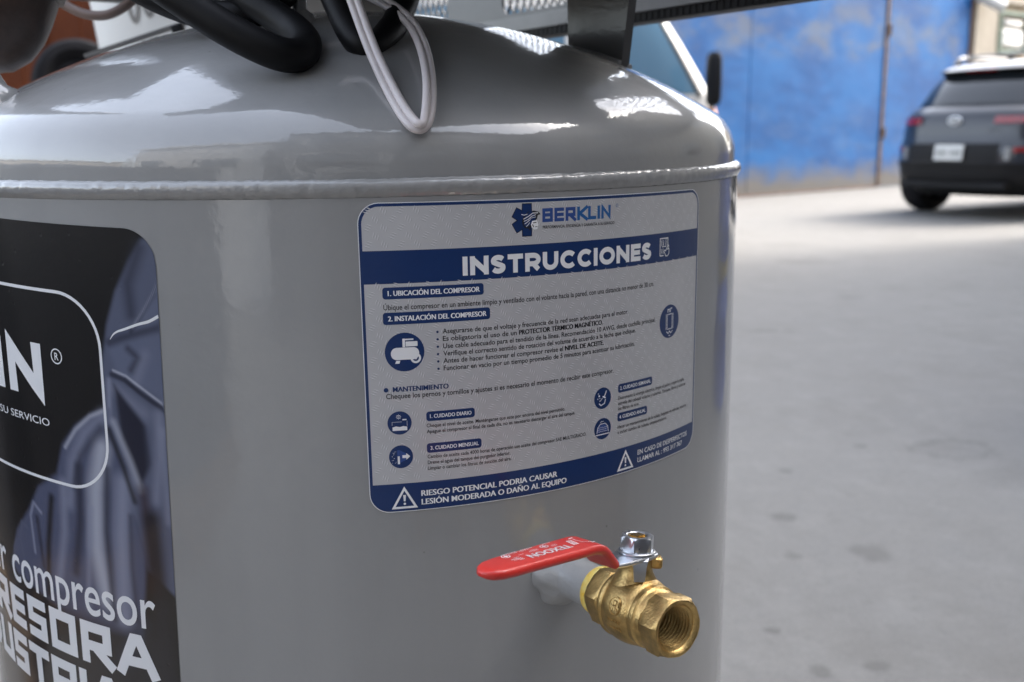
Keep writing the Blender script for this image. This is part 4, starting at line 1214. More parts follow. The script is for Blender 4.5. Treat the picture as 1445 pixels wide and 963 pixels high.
for u in us:
    q = max(rad - (u - BU0), rad - (BU1 - u), 0); d = rad - math.sqrt(max(rad * rad - q * q, 0))
    lo, hi = BV0 + d, BV1 - d
    for t in vv:
        tt = 1 - (1 - t) ** 1.0
        verts2.append((u, hi + (lo - hi) * tt))
verts2 = np.array(verts2)
pc = paint_picture(verts2)
UI0, UI1, VI0, VI1, RI = -319.0, -32.5, -140.4, -45.0, 25.0
faces = []
for i in range(len(us) - 1):
    for j in range(NV - 1):
        a = i * NV + j
        faces.append((a, a + 1, a + NV + 1, a + NV))
b.put(verts2, faces)
def picture_material():
    m = bpy.data.materials.new("printed_gloss_vinyl"); m.use_nodes = True
    nt = m.node_tree; s = nt.nodes["Principled BSDF"]
    a = nt.nodes.new("ShaderNodeVertexColor"); a.layer_name = "print"
    nt.links.new(a.outputs[0], s.inputs["Base Color"])
    s.inputs["Roughness"].default_value = .32
    socket(s, "Coat Weight", "Coat").default_value = 1.0; s.inputs["Coat Roughness"].default_value = .07
    tc = nt.nodes.new("ShaderNodeTexCoord"); n = nt.nodes.new("ShaderNodeTexNoise"); n.inputs["Scale"].default_value = 420; n.inputs["Detail"].default_value = 2
    n2 = nt.nodes.new("ShaderNodeTexVoronoi"); n2.inputs["Scale"].default_value = 120
    r = nt.nodes.new("ShaderNodeValToRGB"); r.color_ramp.elements[0].position = 0; r.color_ramp.elements[1].position = .13
    nt.links.new(tc.outputs["Object"], n.inputs["Vector"]); nt.links.new(tc.outputs["Object"], n2.inputs["Vector"]); nt.links.new(n2.outputs["Distance"], r.inputs[0])
    mx = nt.nodes.new("ShaderNodeMath"); mx.operation = 'MULTIPLY_ADD'; mx.inputs[1].default_value = .35
    nt.links.new(n.outputs["Fac"], mx.inputs[0]); nt.links.new(r.outputs[0], mx.inputs[2])
    bp = nt.nodes.new("ShaderNodeBump"); bp.inputs["Strength"].default_value = .22; bp.inputs["Distance"].default_value = .0006
    nt.links.new(mx.outputs[0], bp.inputs["Height"]); nt.links.new(bp.outputs[0], s.inputs["Normal"]); nt.links.new(bp.outputs[0], s.inputs["Coat Normal"])
    return m
blabel = b.build("brand_label", picture_material(), comp)
ca = blabel.data.color_attributes.new("print", 'FLOAT_COLOR', 'POINT')
ca.data.foreach_set("color", np.concatenate([pc, np.ones((len(pc), 1))], 1).astype(np.float32).ravel())
T = Print(base=.30, **BLX)
# outline of the logo panel
ol = []
for (sx, sy, a0) in ((1, 1, 0), (-1, 1, 90), (-1, -1, 180), (1, -1, 270)):
    ccx = (UI0 + UI1) / 2 + sx * ((UI1 - UI0) / 2 - RI); ccy = (VI0 + VI1) / 2 + sy * ((VI1 - VI0) / 2 - RI)
    for k in range(13):
        a = math.radians(a0 + 90 * k / 12); ol.append((ccx + RI * math.cos(a), ccy + RI * math.sin(a)))
    nx = ol[-1]
    if a0 in (0, 180):      # long straight runs need points to follow the curve
        tgt = (UI0 + RI) if a0 == 0 else (UI1 - RI)
        for xx in np.linspace(nx[0], tgt, 40)[1:-1]: ol.append((xx, nx[1]))
T.line(ol, 1.55, True)
T.build("logo_outline", M_LABELWHITE, blabel)
T = Print(base=.30, **BLX)
pp = spline([(-26.4, -64.4, 0), (-24.5, -62.0, 0), (-22, -60.4, 0), (-18.6, -59.2, 0), (-10.9, -56.3, 0), (-5.3, -54.6, 0), (-.2, -51.9, 0)], 30)[:, :2]
ww = np.interp(np.linspace(0, 1, 30), [0, .15, .5, 1], [.35, .8, 1.1, 1.5])
Lp = [p + np.array([-.25, .97]) * w / 2 for p, w in zip(pp, ww)]; Rp = [p - np.array([-.25, .97]) * w / 2 for p, w in zip(pp, ww)]
T.put(Lp + Rp, [(i + 30, i + 31, i + 1, i) for i in range(29)])
T.build("printed_piping", M_LABELWHITE, blabel)
T = Print(base=.42, **BLX)
wd = [28, 27, 28, 29, 25, 7.4, 28.9]
xs0 = -71.4 - sum(wd) - 5.0 * 6
T.block("BERKLIN", xs0, -98.5, 27.1, wd, 4.6 + .4, 7.4)
T.build("brand_lettering", M_LABELWHITE, blabel)
T = Print(base=.42, **BLX)
T.circle(-60.4, -76.1, 3.5, .62); T.text("R", -61.7, -77.9, 3.5, -59.0, bold=.012)
T.build("registered_mark", M_LABELWHITE, blabel)
T = Print(base=.42, **BLX)
T.text("PERFORMANCIA, EFICIENCIA Y GARANTÍA A SU SERVICIO", xs0, -112.2, 3.7, -69.6, bold=.003)
T.build("slogan_lettering", M_LABELWHITE, blabel)
T = Print(base=.42, **BLX)
T.text("Air compresor", -160.0, -207.0, 22.0, -11.3, bold=.008, res=6)
T.build("lettering", M_LABELWHITE, blabel)
T = Print(base=.42, **BLX)
wI = [18, 20.4, 24, 19.5, 19.5, 17.2, 18.0, 21.4, 20.8, 24.6]
gp = 3.5
x0 = -11.6 - sum(wI) - gp * 9
T.block("COMPRESORA", x0, -234.6, 23.2, wI, gp, 5.6)
T.build("lettering", M_LABELWHITE, blabel)
T = Print(base=.42, **BLX)
wJ = [5.6, 20, 20, 19.5, 17.5, 20.5, 20.8, 5.6, 24.0, 18.0]
gp = 2.4
x0 = -12.0 - sum(wJ) - gp * 9
T.block("INDUSTRIAL", x0, -262.8, 23.2, wJ, gp, 5.6)
T.build("lettering", M_LABELWHITE, blabel)

# ------------------------------------------------------------------ brass ball valve on its welded nipple
VB = V3(.0921, -.2324, OFF - .190)
VA = norm((.4137, -.9079, .0682))                      # bore axis, out of the tank
_u = norm(np.cross(VA, (0, 0, 1))); _w = np.cross(_u, VA)
_k = math.radians(-6)
VS = math.cos(_k) * _w + math.sin(_k) * _u              # stem axis, up
VH = np.cross(VA, VS)                                   # lever side
VM = .0545
def vp(a, h, s): return VB + VA * a + VH * h + VS * s
nipple = MB()
nipple.lathe([(.0180, -.009), (.0176, -.003), (.0170, -.0004), (.0163, .0014), (.0152, .0030), (.0140, .0046), (.0128, .0062), (.0116, .0082), (.0108, .0096), (.0105, .0100), (.0105, .0290), (.0092, .0294)], VB, VA, 72)
v = [np.array(p) for p in nipple.v]                    # lumpy weld round the foot of the nipple
for i, p in enumerate(v):
    d = (p - VB) @ VA
    if d < .0097:
        q = p - VB - VA * d; t = math.atan2(q @ VS, q @ VH)
        f = 1 + (.045 * math.sin(4 * t + 1) + .03 * math.sin(7 * t + 2) + .02 * math.sin(11 * t + d * 700)) * min(1, max(0, (.0100 - d) / .005))
        nipple.v[i] = tuple(VB + VA * d + q * f)
valve = thing_part = nipple.build("ball_valve", M_STUB, comp, 50)
valve["label"] = "brass ball valve with red lever handle on a grey welded nipple"

b = MB()
b.lathe([(.0098, .0284), (.0111, .0286), (.0117, .0292), (.0119, .0310), (.0119, .0336), (.0110, .0352)], VB, VA, 36)
b.build("thread_seal", M_TAPE, valve, 40)

def hexring(b, rows, mi=0, rot=0.0, n=6, sub=4):
    """rows: (a, circumradius-limit round radius or None, hex inradius) -> hexagon cut by a circle"""
    R_ = []
    for a, rc, ri in rows:
        ring = []
        for k in range(n * sub):
            t = 2 * math.pi * k / (n * sub)
            tt = (t % (math.pi / 3)) - math.pi / 6
            rh = ri / math.cos(tt)
            r = min(rh, rc) if rc else rh
            ring.append(VB + VA * a + (VH * math.cos(t + rot) + VS * math.sin(t + rot)) * r)
        R_.append(ring)
    b.grid(R_, closed_v=True, mi=mi)
    return R_
body = MB()
HR = math.radians(8)
hexring(body, [(.0340, .0110, .0122), (.0340, .0126, .0122), (.0348, .0134, .0124), (.0356, None, .0124), (.0416, None, .0124), (.0428, .0134, .0124), (.0434, .0130, .0122)], rot=HR)
body.lathe([(.0118, .0430), (.0130, .0437), (.0140, .0450), (.0147, .0461), (.0150, .0466), (.0156, .0470), (.0158, .0480), (.0155, .0489), (.0151, .0495), (.0155, .0512),
            (.0159, .0532), (.0160, .0556), (.0159, .0584), (.0155, .0612), (.0149, .0636), (.0140, .0652), (.0136, .0658), (.0136, .0664), (.0141, .0668), (.0143, .0680), (.0141, .0692), (.0134, .0698), (.0130, .0706), (.0129, .0730), (.0120, .0742)], VB, VA, 56)
hexring(body, [(.0728, .0118, .0126), (.0728, .0132, .0126), (.0736, .0138, .0126), (.0746, None, .0126), (.0816, None, .0126), (.0830, .0138, .0126), (.0840, .0129, .0126), (.0842, .0122, .0126)], rot=HR)
# mouth: bevel and threads cut into the bore
th = [(.0122, .0842), (.0108, .0836), (.0101, .0826)]
for k in range(9):
    z = .0822 - k * .00182
    th += [(.0103, z), (.0090, z - .0008), (.0090, z - .0010), (.0103, z - .0017)]
th += [(.0090, .0655), (.0075, .0650), (.0072, .0600), (.0001, .0598)]
body.lathe(th, VB, VA, 56)
# small step ring and lug line of the casting
# stem boss
sp = vp(VM, 0, 0)
body.lathe([(.0125, .0085), (.0105, .0125), (.0090, .0150), (.0080, .0172), (.0076, .0190), (.0075, .0232), (.0070, .0238), (.0040, .0239)], sp, VS, 40)
for sg in (1, -1):                                       # stop lugs
    e = norm(VH * .80 * sg + VA * -.55 * sg); e2 = np.cross(VS, e)
    body.bbox(sp + e * .0090 + VS * .0216, (.0058, .0058, .0052), .0012, e, e2, VS)
vbody = body.build("valve_body", M_BRASS, valve, 35)
# cast emblem on the barrel, facing the lever side
em = MB()
def onbarrel(da, dphi, lift=0.0):
    """a point on the barrel: da along the bore, dphi round it (metres of arc)"""
    a = .0535 + da; ph = math.radians(158) + dphi / .0160
    r = .0160 + lift
    return VB + VA * a + (VH * (-math.cos(ph)) * 1.0 + VS * math.sin(ph)) * r
def cast_line(pts, w=.00035):
    em.tube([onbarrel(x, y, .00015) for x, y in pts], w, 6)
# round emblem with a monogram, and two rows of raised marks under it
def onb(a, ang, lift=0.0):
    r = .0159 + lift
    return VB + VA * a + (VH * math.cos(ang) + VS * math.sin(ang)) * r
EA, EG = .0590, math.radians(17)
def cast(pts, w, close=False):
    P = [onb(EA + x, EG + y / .0159, .0) for x, y in pts]
    if close: P = P + [P[0]]
    em.tube(P, w, 6)
cast([(.0033 * math.cos(t), .0041 * math.sin(t)) for t in np.linspace(0, 2 * math.pi, 25)], .00032)
cast([(-.0013, -.0022), (-.0013, .0022), (.0006, .0022), (.0012, .0012), (.0004, .0002), (-.0012, .0)], .00034)
cast([(.0002, .0), (.0017, -.0020)], .00034); cast([(.0018, .0022), (.0020, -.0004)], .0003)
for k in range(5): cast([(-.0036 + k * .0017, -.0062), (-.0036 + k * .0017 + .0006, -.0074)], .00034)
for k in range(7): cast([(-.0046 + k * .0015, -.0098), (-.0046 + k * .0015 + .0005, -.0108)], .0003)
em.build("cast_emblem", M_BRASS, valve, 60)

# zinc lever plate with the turned down stop tab
LA = math.radians(11)
LH = VH * math.cos(LA) + VA * math.sin(LA)               # along the lever
LW_ = np.cross(VS, LH)                                   # across it; + is towards the outlet
def lp(l, w, s): return sp + LH * l + LW_ * w + VS * s
def lever_loft(path, halfw, th, nn=6):
    """rounded strip: path (l, s), half widths"""
    P = spline([(l, 0, s) for l, s in path], nn)
    hw = np.interp(np.linspace(0, 1, nn), np.linspace(0, 1, len(halfw)), halfw)
    T = np.gradient(P, axis=0); T /= np.linalg.norm(T, axis=1)[:, None]
    rows = []
    for i in range(nn):
        l, _, s = P[i]; nl, ns = -T[i][2], T[i][0]
        ring = []
        rr = min(th * .48, hw[i] * .9)
        for sx, sn, a0 in ((1, 1, 0), (-1, 1, 90), (-1, -1, 180), (1, -1, 270)):
            for k in range(5):
                a = math.radians(a0 + 90 * k / 4)
                ww = sx * (hw[i] - rr) + rr * math.cos(a); tt = sn * (th / 2 - rr) + rr * math.sin(a)
                ring.append(lp(l + nl * tt, ww, s + ns * tt))
        rows.append(ring)
    return rows
b = MB()
rows = lever_loft([(-.0095, .0246), (-.006, .0246), (0, .0246), (.008, .0246), (.0170, .0246), (.0225, .0256), (.0265, .0296)], [.004, .0080, .0086, .0080, .0074, .0070, .0066], .0020, 26)
b.grid(rows, closed_v=True)
b.add(rows[0], [tuple(range(len(rows[0]) - 1, -1, -1))]); b.add(rows[-1], [tuple(range(len(rows[-1])))])
# tab bent down over the boss, on the outlet side
td = norm(VA * .86 + VH * .50); tw = np.cross(VS, td)
tabp = [(.0050, .0250), (.0072, .0248), (.0088, .0238), (.0094, .0215), (.0095, .0185), (.0095, .0152)]
rows = []
for i, (l, s) in enumerate(tabp):
    hw = (.0048, .0044, .0036, .0029, .0027, .0023)[i]
    c = sp + td * l + VS * s
    nx = norm(np.array([tabp[min(i + 1, 5)][1] - tabp[max(i - 1, 0)][1], -(tabp[min(i + 1, 5)][0] - tabp[max(i - 1, 0)][0])]))
    n3 = td * -nx[0] + VS * -nx[1]
    rows.append([c - tw * hw - n3 * .0009, c + tw * hw - n3 * .0009, c + tw * hw + n3 * .0009, c - tw * hw + n3 * .0009])
b.grid(rows, closed_v=True); b.add(rows[-1], [(0, 1, 2, 3)])
b.build("lever_plate", M_CHROME, valve, 35)
# hexagon nut with round washer face and the stem end inside
def nut_mesh(b, o, ax, ref, ri, z0, z1, hole):
    e1 = norm(ref - ax * (ref @ ax)); e2 = np.cross(ax, e1)
    R_ = []
    for z, rc in ((z0, ri * 1.05), (z0 + .0005, None), (z1 - .0008, None), (z1, ri * 1.0), (z1, ri * .98), (z1, hole + .0006), (z1 - .0004, hole), (z1 - .0040, hole)):
        ring = []
        for k in range(48):
            t = 2 * math.pi * k / 48; tt = (t % (math.pi / 3)) - math.pi / 6
            rh = ri / math.cos(tt); r = rh if rc is None else (min(rh, rc) if rc > hole + .001 else rc)
            ring.append(o + ax * z + (e1 * math.cos(t) + e2 * math.sin(t)) * r)
        R_.append(ring)
    b.grid(R_, closed_v=True); 
b = MB()
b.lathe([(.0046, .0256), (.0082, .0256), (.0086, .0260), (.0086, .0266), (.0080, .0270), (.005, .0270)], sp, VS, 40)
nut_mesh(b, sp, VS, norm(LH * math.cos(.52) + LW_ * math.sin(.52)), .0070, .0270, .0338, .0045)
b.build("hex_nut", M_CHROME, valve, 32)
b = MB()
b.lathe([(.0046, .0245), (.0046, .0326), (.0043, .0331), (.0, .0331)], sp, VS, 24)
b.box(sp + VS * .0333, (.0060, .0040, .0012), LH, LW_, VS)
b.build("valve_stem", M_BRASS_CUT, valve, 35)
# red dipped grip: rises from the plate, then runs flat to a round tip
g_path = [(l + .0058, s) for l, s in [(.0165, .0256), (.0200, .0290), (.0240, .0328), (.0275, .0350), (.032, .0358), (.040, .0358), (.05, .0358), (.066, .0357), (.078, .0356), (.085, .0355), (.0885, .0354), (.0905, .0353)]]
P = spline([(l, 0, s) for l, s in g_path], 60)
rows = []
T_ = np.gradient(P, axis=0); T_ /= np.linalg.norm(T_, axis=1)[:, None]
TH = .0042
for i in range(60):
    l, _, s = P[i]
    hw = np.interp(l - .0058, [.0138, .0165, .022, .028, .05, .078, .0835, .0875, .0897, .0905], [.0076, .0082, .0088, .0092, .0088, .0080, .0073, .0054, .0030, .0010])
    th = TH * (1 if l < .0918 else max(math.sqrt(max(1 - ((l - .0918) / .0047) ** 2, .0)), .25))
    if i == 0: th = TH * .80
    nl, ns = -T_[i][2], T_[i][0]
    rr = min(th * .46, hw * .9)
    ring = []
    for sx, sn, a0 in ((1, 1, 0), (-1, 1, 90), (-1, -1, 180), (1, -1, 270)):
        for k in range(5):
            a = math.radians(a0 + 90 * k / 4)
            ww = sx * (hw - rr) + rr * math.cos(a); tt = sn * (th / 2 - rr) + rr * math.sin(a)
            ring.append(lp(l + nl * tt, ww, s + ns * tt))
    rows.append(ring)
b = MB()
b.grid(rows, closed_v=True)
b.add(rows[0], [tuple(range(len(rows[0]) - 1, -1, -1))]); b.add(rows[-1], [tuple(range(len(rows[-1])))])
grip = b.build("lever_grip", M_RED, valve, 40)
# white print on the grip: reads from the other side
class GripPrint(MB):
    def put2(self, v, f, mi=0):
        # text x runs towards the tip, text up runs towards the outlet
        z = .0358 + TH / 2 + .00022
        self.add([lp((p[0] + 5.0) * 1e-3, p[1] * 1e-3, z) for p in v], f, mi)
    def text(self, body, x, y, cap, x1=None, bold=0.0, passes=1):
        v, f = text2d(body, bold, 3)
        sy = cap / CAPH; w = v[:, 0].max() - v[:, 0].min(); sx = (x1 - x) / w if x1 else sy
        for k in range(passes):
            self.put2(np.stack([x + (v[:, 0] - v[:, 0].min()) * sx + (k - (passes - 1) / 2) * .09, y + v[:, 1] * sy], 1), f)
    def line(self, pts, w, closed=False):
        v, f = stroke(pts, w, closed, 0); self.put2(v, f)
b = GripPrint()
b.text("TEXOON", 42.5, -.2, 4.0, 66.5, bold=.016, passes=3)
for x in (52, 74): b.line([(x + 2.0 * math.cos(t), -4.0 + 1.5 * math.sin(t)) for t in np.linspace(0, 2 * math.pi, 15)[:-1]], .35, True); b.line([(x - 1.2, -4.0), (x + 1.2, -4.0)], .5); b.line([(x, -5.0), (x, -3.0)], .5)
for k, (x, y, ln) in enumerate(((57, -2.4, 6), (57, -3.4, 4.5), (57, -6.2, 7), (60, -5.2, 6), (66, -2.2, 3), (46, -2.2, 4), (46, -3.2, 3), (46, -6.4, 5), (70, 1.6, 5), (70, .6, 6), (70, -.6, 4), (70, 2.6, 3), (66.5, -6.2, 9), (66.5, -5.2, 5))):
    for j in range(int(ln / .7)):
        b.line([(x + j * .7, y), (x + j * .7 + .42, y)], .38)
b.line([(30.5, 3.6), (32.5, 3.0), (34.2, 1.2), (34.8, -1.6), (34.6, -4.0)], .32); b.line([(29.3, 4.0), (31.4, 4.6)], .5); b.line([(33.4, -5.2), (36.2, -4.8)], .5)
for k in range(3): b.line([(37.6 + k * 1.2, 2.4), (36.8 + k * 1.2, -3.4)], .5)
b.build("lettering", M_INKWHITE, grip)

# ------------------------------------------------------------------ cables and hoses
def px_path(ctrl, n, dx=0, dy=0):
    return spline([at(x + dx, y + dy, d) for x, y, d in ctrl], n)
# white flat twin cable hanging in a loop
ctrl = [(470, -75, .478), (486, -35, .475), (499, 0, .470), (525, 70, .456), (552, 128, .436), (574, 165, .4238), (590, 179, .4205), (601, 172, .4228), (606, 142, .430), (605, 105, .447), (597, 68, .470), (583, 38, .492), (563, 17, .507), (538, 1, .517), (500, -18, .525), (450, -50, .53)]
path = px_path(ctrl, 110)
T_ = np.gradient(path, axis=0); T_ /= np.linalg.norm(T_, axis=1)[:, None]
cable = None
wht = MB()
side = []
for i, p in enumerate(path):
    v = norm(p - CAM); s_ = norm(np.cross(T_[i], v))
    u_ = i / 109
    tw = np.interp(u_, [0, .36, .43, .50, 1], [0.1, 0.15, 1.0, .62, .5])       # the flat cable turns edge-on at the bottom of the loop
    side.append(norm(s_ * math.cos(tw) + np.cross(T_[i], s_) * math.sin(tw)))
side = np.array(side)
for k in range(3):
    side[1:-1] = (side[:-2] + side[1:-1] * 2 + side[2:]) / 4
wht.tube(path + side * .0016, .00188, 14)
wht.tube(path - side * .0016, .00188, 14)
cable = wht.build("twin_cable", M_CABLE, None, 70)
tag(cable, "white flat twin cable hanging in a loop over the grey dome", "cable")
# black hoses
def hose(name, ctrl, rad, label, n=60):
    b = MB(); b.tube(px_path(ctrl, n), rad, 24)
    return tag(b.build(name, M_BLACK, None, 60), label, "hose")
hose("black_hose", [(120, -95, .44), (190, -45, .44), (262, 4, .440), (318, 40, .440), (368, 66, .442), (402, 78, .446), (424, 76, .455), (431, 62, .470), (419, 45, .484), (395, 27, .492), (360, 5, .498), (318, -25, .505), (270, -60, .51)], .0078,
     "thick black hose bent back in a tight loop above the dome")
hose("black_hose", [(70, -95, .52), (140, -50, .52), (204, -12, .515), (252, 9, .51), (300, 22, .505), (350, 20, .505), (400, -10, .52), (430, -60, .54)], .0078,
     "black hose just behind the tight hose loop, near the white drum")
hose("black_hose", [(440, -80, .50), (462, -28, .495), (480, 14, .488), (497, 48, .48), (514, 67, .477), (532, 64, .486), (549, 46, .50), (562, 24, .515), (574, -6, .53), (584, -50, .54)], .0072,
     "black hose bent in a U behind the white cable")
b = MB(); b.tube(px_path([(40, -45, .70), (66, -14, .70), (92, 7, .70), (120, 20, .70), (148, 22, .70), (172, 12, .70), (190, -4, .70), (210, -40, .70)], 40), .0034, 14)
tag(b.build("thin_hose", M_BROWNTUBE, None, 60), "thin brown grey hose sagging in front of the orange container", "hose")

# ------------------------------------------------------------------ white drum with black letters behind the tank
dp = at(306, 30, 1.42)
drum = thing("plastic_drum", "white plastic drum with dark lettering behind the tank", "drum", (dp[0], dp[1], 0))
zc_ = dp[2]
b = MB()
DR = .172
prof = [(.0, .30), (.12, .30), (.14, .32), (.15, .6), (DR - .016, zc_ - .09), (DR - .010, zc_ - .045), (DR - .002, zc_ + .03), (DR, zc_ + .10), (DR, zc_ + .45), (DR - .02, zc_ + .47), (0, zc_ + .47)]
b.lathe(prof, V3(dp[0], dp[1], 0), seg=64)
W(b.build("drum_body", M_DRUM, drum, 40))
b = MB()
b.lathe([(.16, .0), (.16, .295), (.0, .295)], V3(dp[0], dp[1], 0), seg=32)
st = b.build("drum_stand", M_RUST, drum, 40); W(st)
# letters wrapped round the drum
b = MB()
faceang = math.atan2(CAM[0] - dp[0], -(CAM[1] - dp[1]))
def dr(x, z, k=0):
    t = faceang + x / DR
    r = DR + .0008 + k * 1e-5
    zz = z
    rr = np.interp(zz, [zc_ - .09, zc_ - .045, zc_ + .03, zc_ + .10], [DR - .016, DR - .010, DR - .002, DR]) + .0008
    return V3(dp[0] + rr * math.sin(t), dp[1] - rr * math.cos(t), zz)
def drline(pts, w, closed=False):
    v, f = stroke(pts, w, closed, 0); b.add([dr(*p) for p in v], f)
zl = zc_ - .016
drline([(-.114 + .009 * math.cos(t), zl + .036 + .036 * math.sin(t)) for t in np.linspace(0, 2 * math.pi, 20)[:-1]], .007, True)
drline([(-.090 + .008 * math.cos(t), zl + .042 + .036 * math.sin(t)) for t in np.linspace(0, 2 * math.pi, 20)[:-1]], .006, True)
for k in range(3): drline([(-.074, zl + .006 + k * .004), (-.058, zl + .006 + k * .004)], .0018)
W(b.build("lettering", M_STEEL, drum))

# ------------------------------------------------------------------ shared body maths for the two vehicles
class Shell:
    """stack of super-ellipse outlines: level rows (z, rear x, front x, half width)"""
    def __init__(self, rows, n=4.5, conv=0.0):
        self.rows, self.n, self.conv = np.array(rows, float), n, conv
    def at_z(self, z):
        return [np.interp(z, self.rows[:, 0], self.rows[:, k]) for k in (1, 2, 3)]
    def outline(self, z, seg=64):
        xr, xf, w = self.at_z(z); c = (xr + xf) / 2; h = (xf - xr) / 2
        n1, out = self.n, []
        for k in range(seg):
            t = 2 * math.pi * k / seg; ct, st_ = math.cos(t), math.sin(t)
            ex = abs(ct) ** (2 / (n1 * 1.35)) * np.sign(ct)
            out.append((c + h * ex + self.conv * abs(st_) ** (4 / n1) * max(-ex, 0), w * abs(st_) ** (2 / n1) * np.sign(st_), z))
        return out
    def rear_x(self, y, z, off=0.0):
        xr, xf, w = self.at_z(z); c = (xr + xf) / 2; h = (xf - xr) / 2
        ex = max(1 - min(abs(y) / w, .9999) ** self.n, 1e-6) ** (1 / (self.n * 1.35))
        return c - h * ex + self.conv * (y / w) ** 2 * ex - off
    def front_x(self, y, z, off=0.0):
        xr, xf, w = self.at_z(z); c = (xr + xf) / 2; h = (xf - xr) / 2
        return c + h * max(1 - min(abs(y) / w, .9999) ** self.n, 1e-6) ** (1 / (self.n * 1.35)) + off
    def side_y(self, x, z, off=0.0):
        xr, xf, w = self.at_z(z); c = (xr + xf) / 2; h = (xf - xr) / 2
        return w * max(1 - min(abs(x - c) / h, .9999) ** (self.n * 1.35), 1e-6) ** (1 / self.n) + off
    def mesh(self, b, zs, seg=64, mi=0, cap=True):
        rows = [self.outline(z, seg) for z in zs]
        b.grid(rows, closed_v=True, mi=mi)
        if cap:
            b.add(rows[0], [tuple(range(seg - 1, -1, -1))], mi); b.add(rows[-1], [tuple(range(seg))], mi)
    def patch(self, fn, y0, y1, z0, z1, off, th, ny=14, nz=5):
        """raised panel on the rear or front between y0..y1, z0..z1"""
        b = MB()
        out = [[(fn(y, z, off), y, z) for z in np.linspace(z0, z1, nz)] for y in np.linspace(y0, y1, ny)]
        inn = [[(fn(y, z, off - th), y, z) for z in np.linspace(z0, z1, nz)] for y in np.linspace(y0, y1, ny)]
        b.grid(out); b.grid([r[::-1] for r in inn])
        for A, B in ((out[0], inn[0]), (inn[-1], out[-1]), ([r[0] for r in inn], [r[0] for r in out]), ([r[-1] for r in out], [r[-1] for r in inn])):
            b.grid([A, B])
        return b
    def side_patch(self, corners, sgn, off, th, nx=10, nz=6):
        """corners: (x,z) of quad: front-bottom, rear-bottom, rear-top, front-top on the side sgn"""
        c = [np.array(q, float) for q in corners]
        b = MB()
        def P(u, v, o):
            q = (c[0] * (1 - u) + c[1] * u) * (1 - v) + (c[3] * (1 - u) + c[2] * u) * v
            return (q[0], sgn * self.side_y(q[0], q[1], o), q[1])
        G = [[P(i / (nx - 1), j / (nz - 1), off) for j in range(nz)] for i in range(nx)]
        H_ = [[P(i / (nx - 1), j / (nz - 1), off - th) for j in range(nz)] for i in range(nx)]
        b.grid(G); b.grid([r[::-1] for r in H_])
        for A, B in ((G[0], H_[0]), (H_[-1], G[-1]), ([r[0] for r in H_], [r[0] for r in G]), ([r[-1] for r in G], [r[-1] for r in H_])):
            b.grid([A, B])
        return b
def wheel(parent, x, y, r, w):
    b = MB(); sg = 1 if y > 0 else -1
    b.lathe([(r * .62, -w / 2), (r * .80, -w / 2 - .01), (r * .95, -w / 2), (r, -w * .32), (r, w * .32), (r * .95, w / 2), (r * .80, w / 2 + .01), (r * .62, w / 2)], (x, y, r), (0, 1, 0), 40)
    t = b.build("wheel", M_TYRE, parent, 40)
    b = MB()
    b.lathe([(r * .64, 0), (r * .62, -.02), (r * .3, .01), (r * .12, .03), (.0005, .03)], (x, y + sg * w * .36, r), (0, sg, 0), 40)
    for k in range(5):
        a = 2 * math.pi * k / 5; u = V3(math.cos(a), 0, math.sin(a)); v = V3(-math.sin(a), 0, math.cos(a))
        b.box(V3(x, y + sg * (w * .36 + .02), r) + u * r * .36, (r * .5, .06, .03), u, v, (0, sg, 0))
    b.build("rim", M_STEEL, t, 40)
    return t

# ------------------------------------------------------------------ parked car
CAR_HEAD = math.radians(90 - 67)                       # heading, from +x
CARX, CARY = (at(1348, 173, 9.6) - V3(math.cos(CAR_HEAD), math.sin(CAR_HEAD), 0) * .06)[:2]
car = thing("parked_car", "dark grey compact sport utility car parked by the blue gate, seen from behind", "car", (CARX, CARY, 0), CAR_HEAD)
low = Shell([(.22, .26, 4.26, .78), (.26, .20, 4.30, .80), (.32, .07, 4.42, .88), (.40, .02, 4.46, .905), (.58, .0, 4.48, .915), (.70, .015, 4.47, .92), (.78, .05, 4.45, .915), (.90, .055, 4.40, .905), (1.00, .085, 4.2, .885), (1.06, .14, 3.9, .855), (1.09, .20, 3.7, .82)], 4.6, .10)
b = MB(); low.mesh(b, [.52, .58, .66, .72, .78, .86, .94, 1.0, 1.04, 1.07, 1.09])
b.build("car_body", M_CARPAINT, car, 50)
b = MB(); low.mesh(b, [.22, .26, .30, .36, .42, .48, .52])
b.build("lower_cladding", M_CLAD, car, 50)
upx = Shell([(1.075, .19, 3.45, .80), (1.15, .25, 3.25, .775), (1.30, .37, 2.95, .725), (1.42, .50, 2.70, .675), (1.50, .60, 2.5, .635), (1.54, .68, 2.3, .60), (1.56, .80, 2.1, .5)], 4.6, .10)
b = MB(); upx.mesh(b, [1.075, 1.12, 1.18, 1.24, 1.30, 1.36, 1.42, 1.455])
b.build("window_band", M_GLASS, car, 50)
rf = Shell([(1.452, .40, 2.66, .668), (1.49, .48, 2.52, .65), (1.52, .60, 2.4, .62), (1.545, .74, 2.2, .56), (1.56, .95, 1.9, .44)], 4.6, .08)
b = MB(); rf.mesh(b, [1.452, 1.475, 1.49, 1.51, 1.53, 1.545, 1.56])
roof = b.build("roof", M_CARPAINT, car, 50)
W2 = lambda nm, bb, m, p=car: bb.build(nm, m, p, 40)
W2("spoiler", upx.patch(upx.rear_x, -.60, .60, 1.425, 1.475, .10, .14), M_CLAD)
bl_ = upx.patch(upx.rear_x, -.16, .16, 1.432, 1.455, .112, .02); W2("brake_light", bl_, M_TAIL)
for sg in (1, -1):                                      # pillars beside the rear window
    bb = upx.patch(upx.rear_x, sg * .60, sg * .785, 1.09, 1.44, .012, .03) if sg > 0 else upx.patch(upx.rear_x, -.785, -.60, 1.09, 1.44, .012, .03)
    W2("rear_pillar", bb, M_CARPAINT)
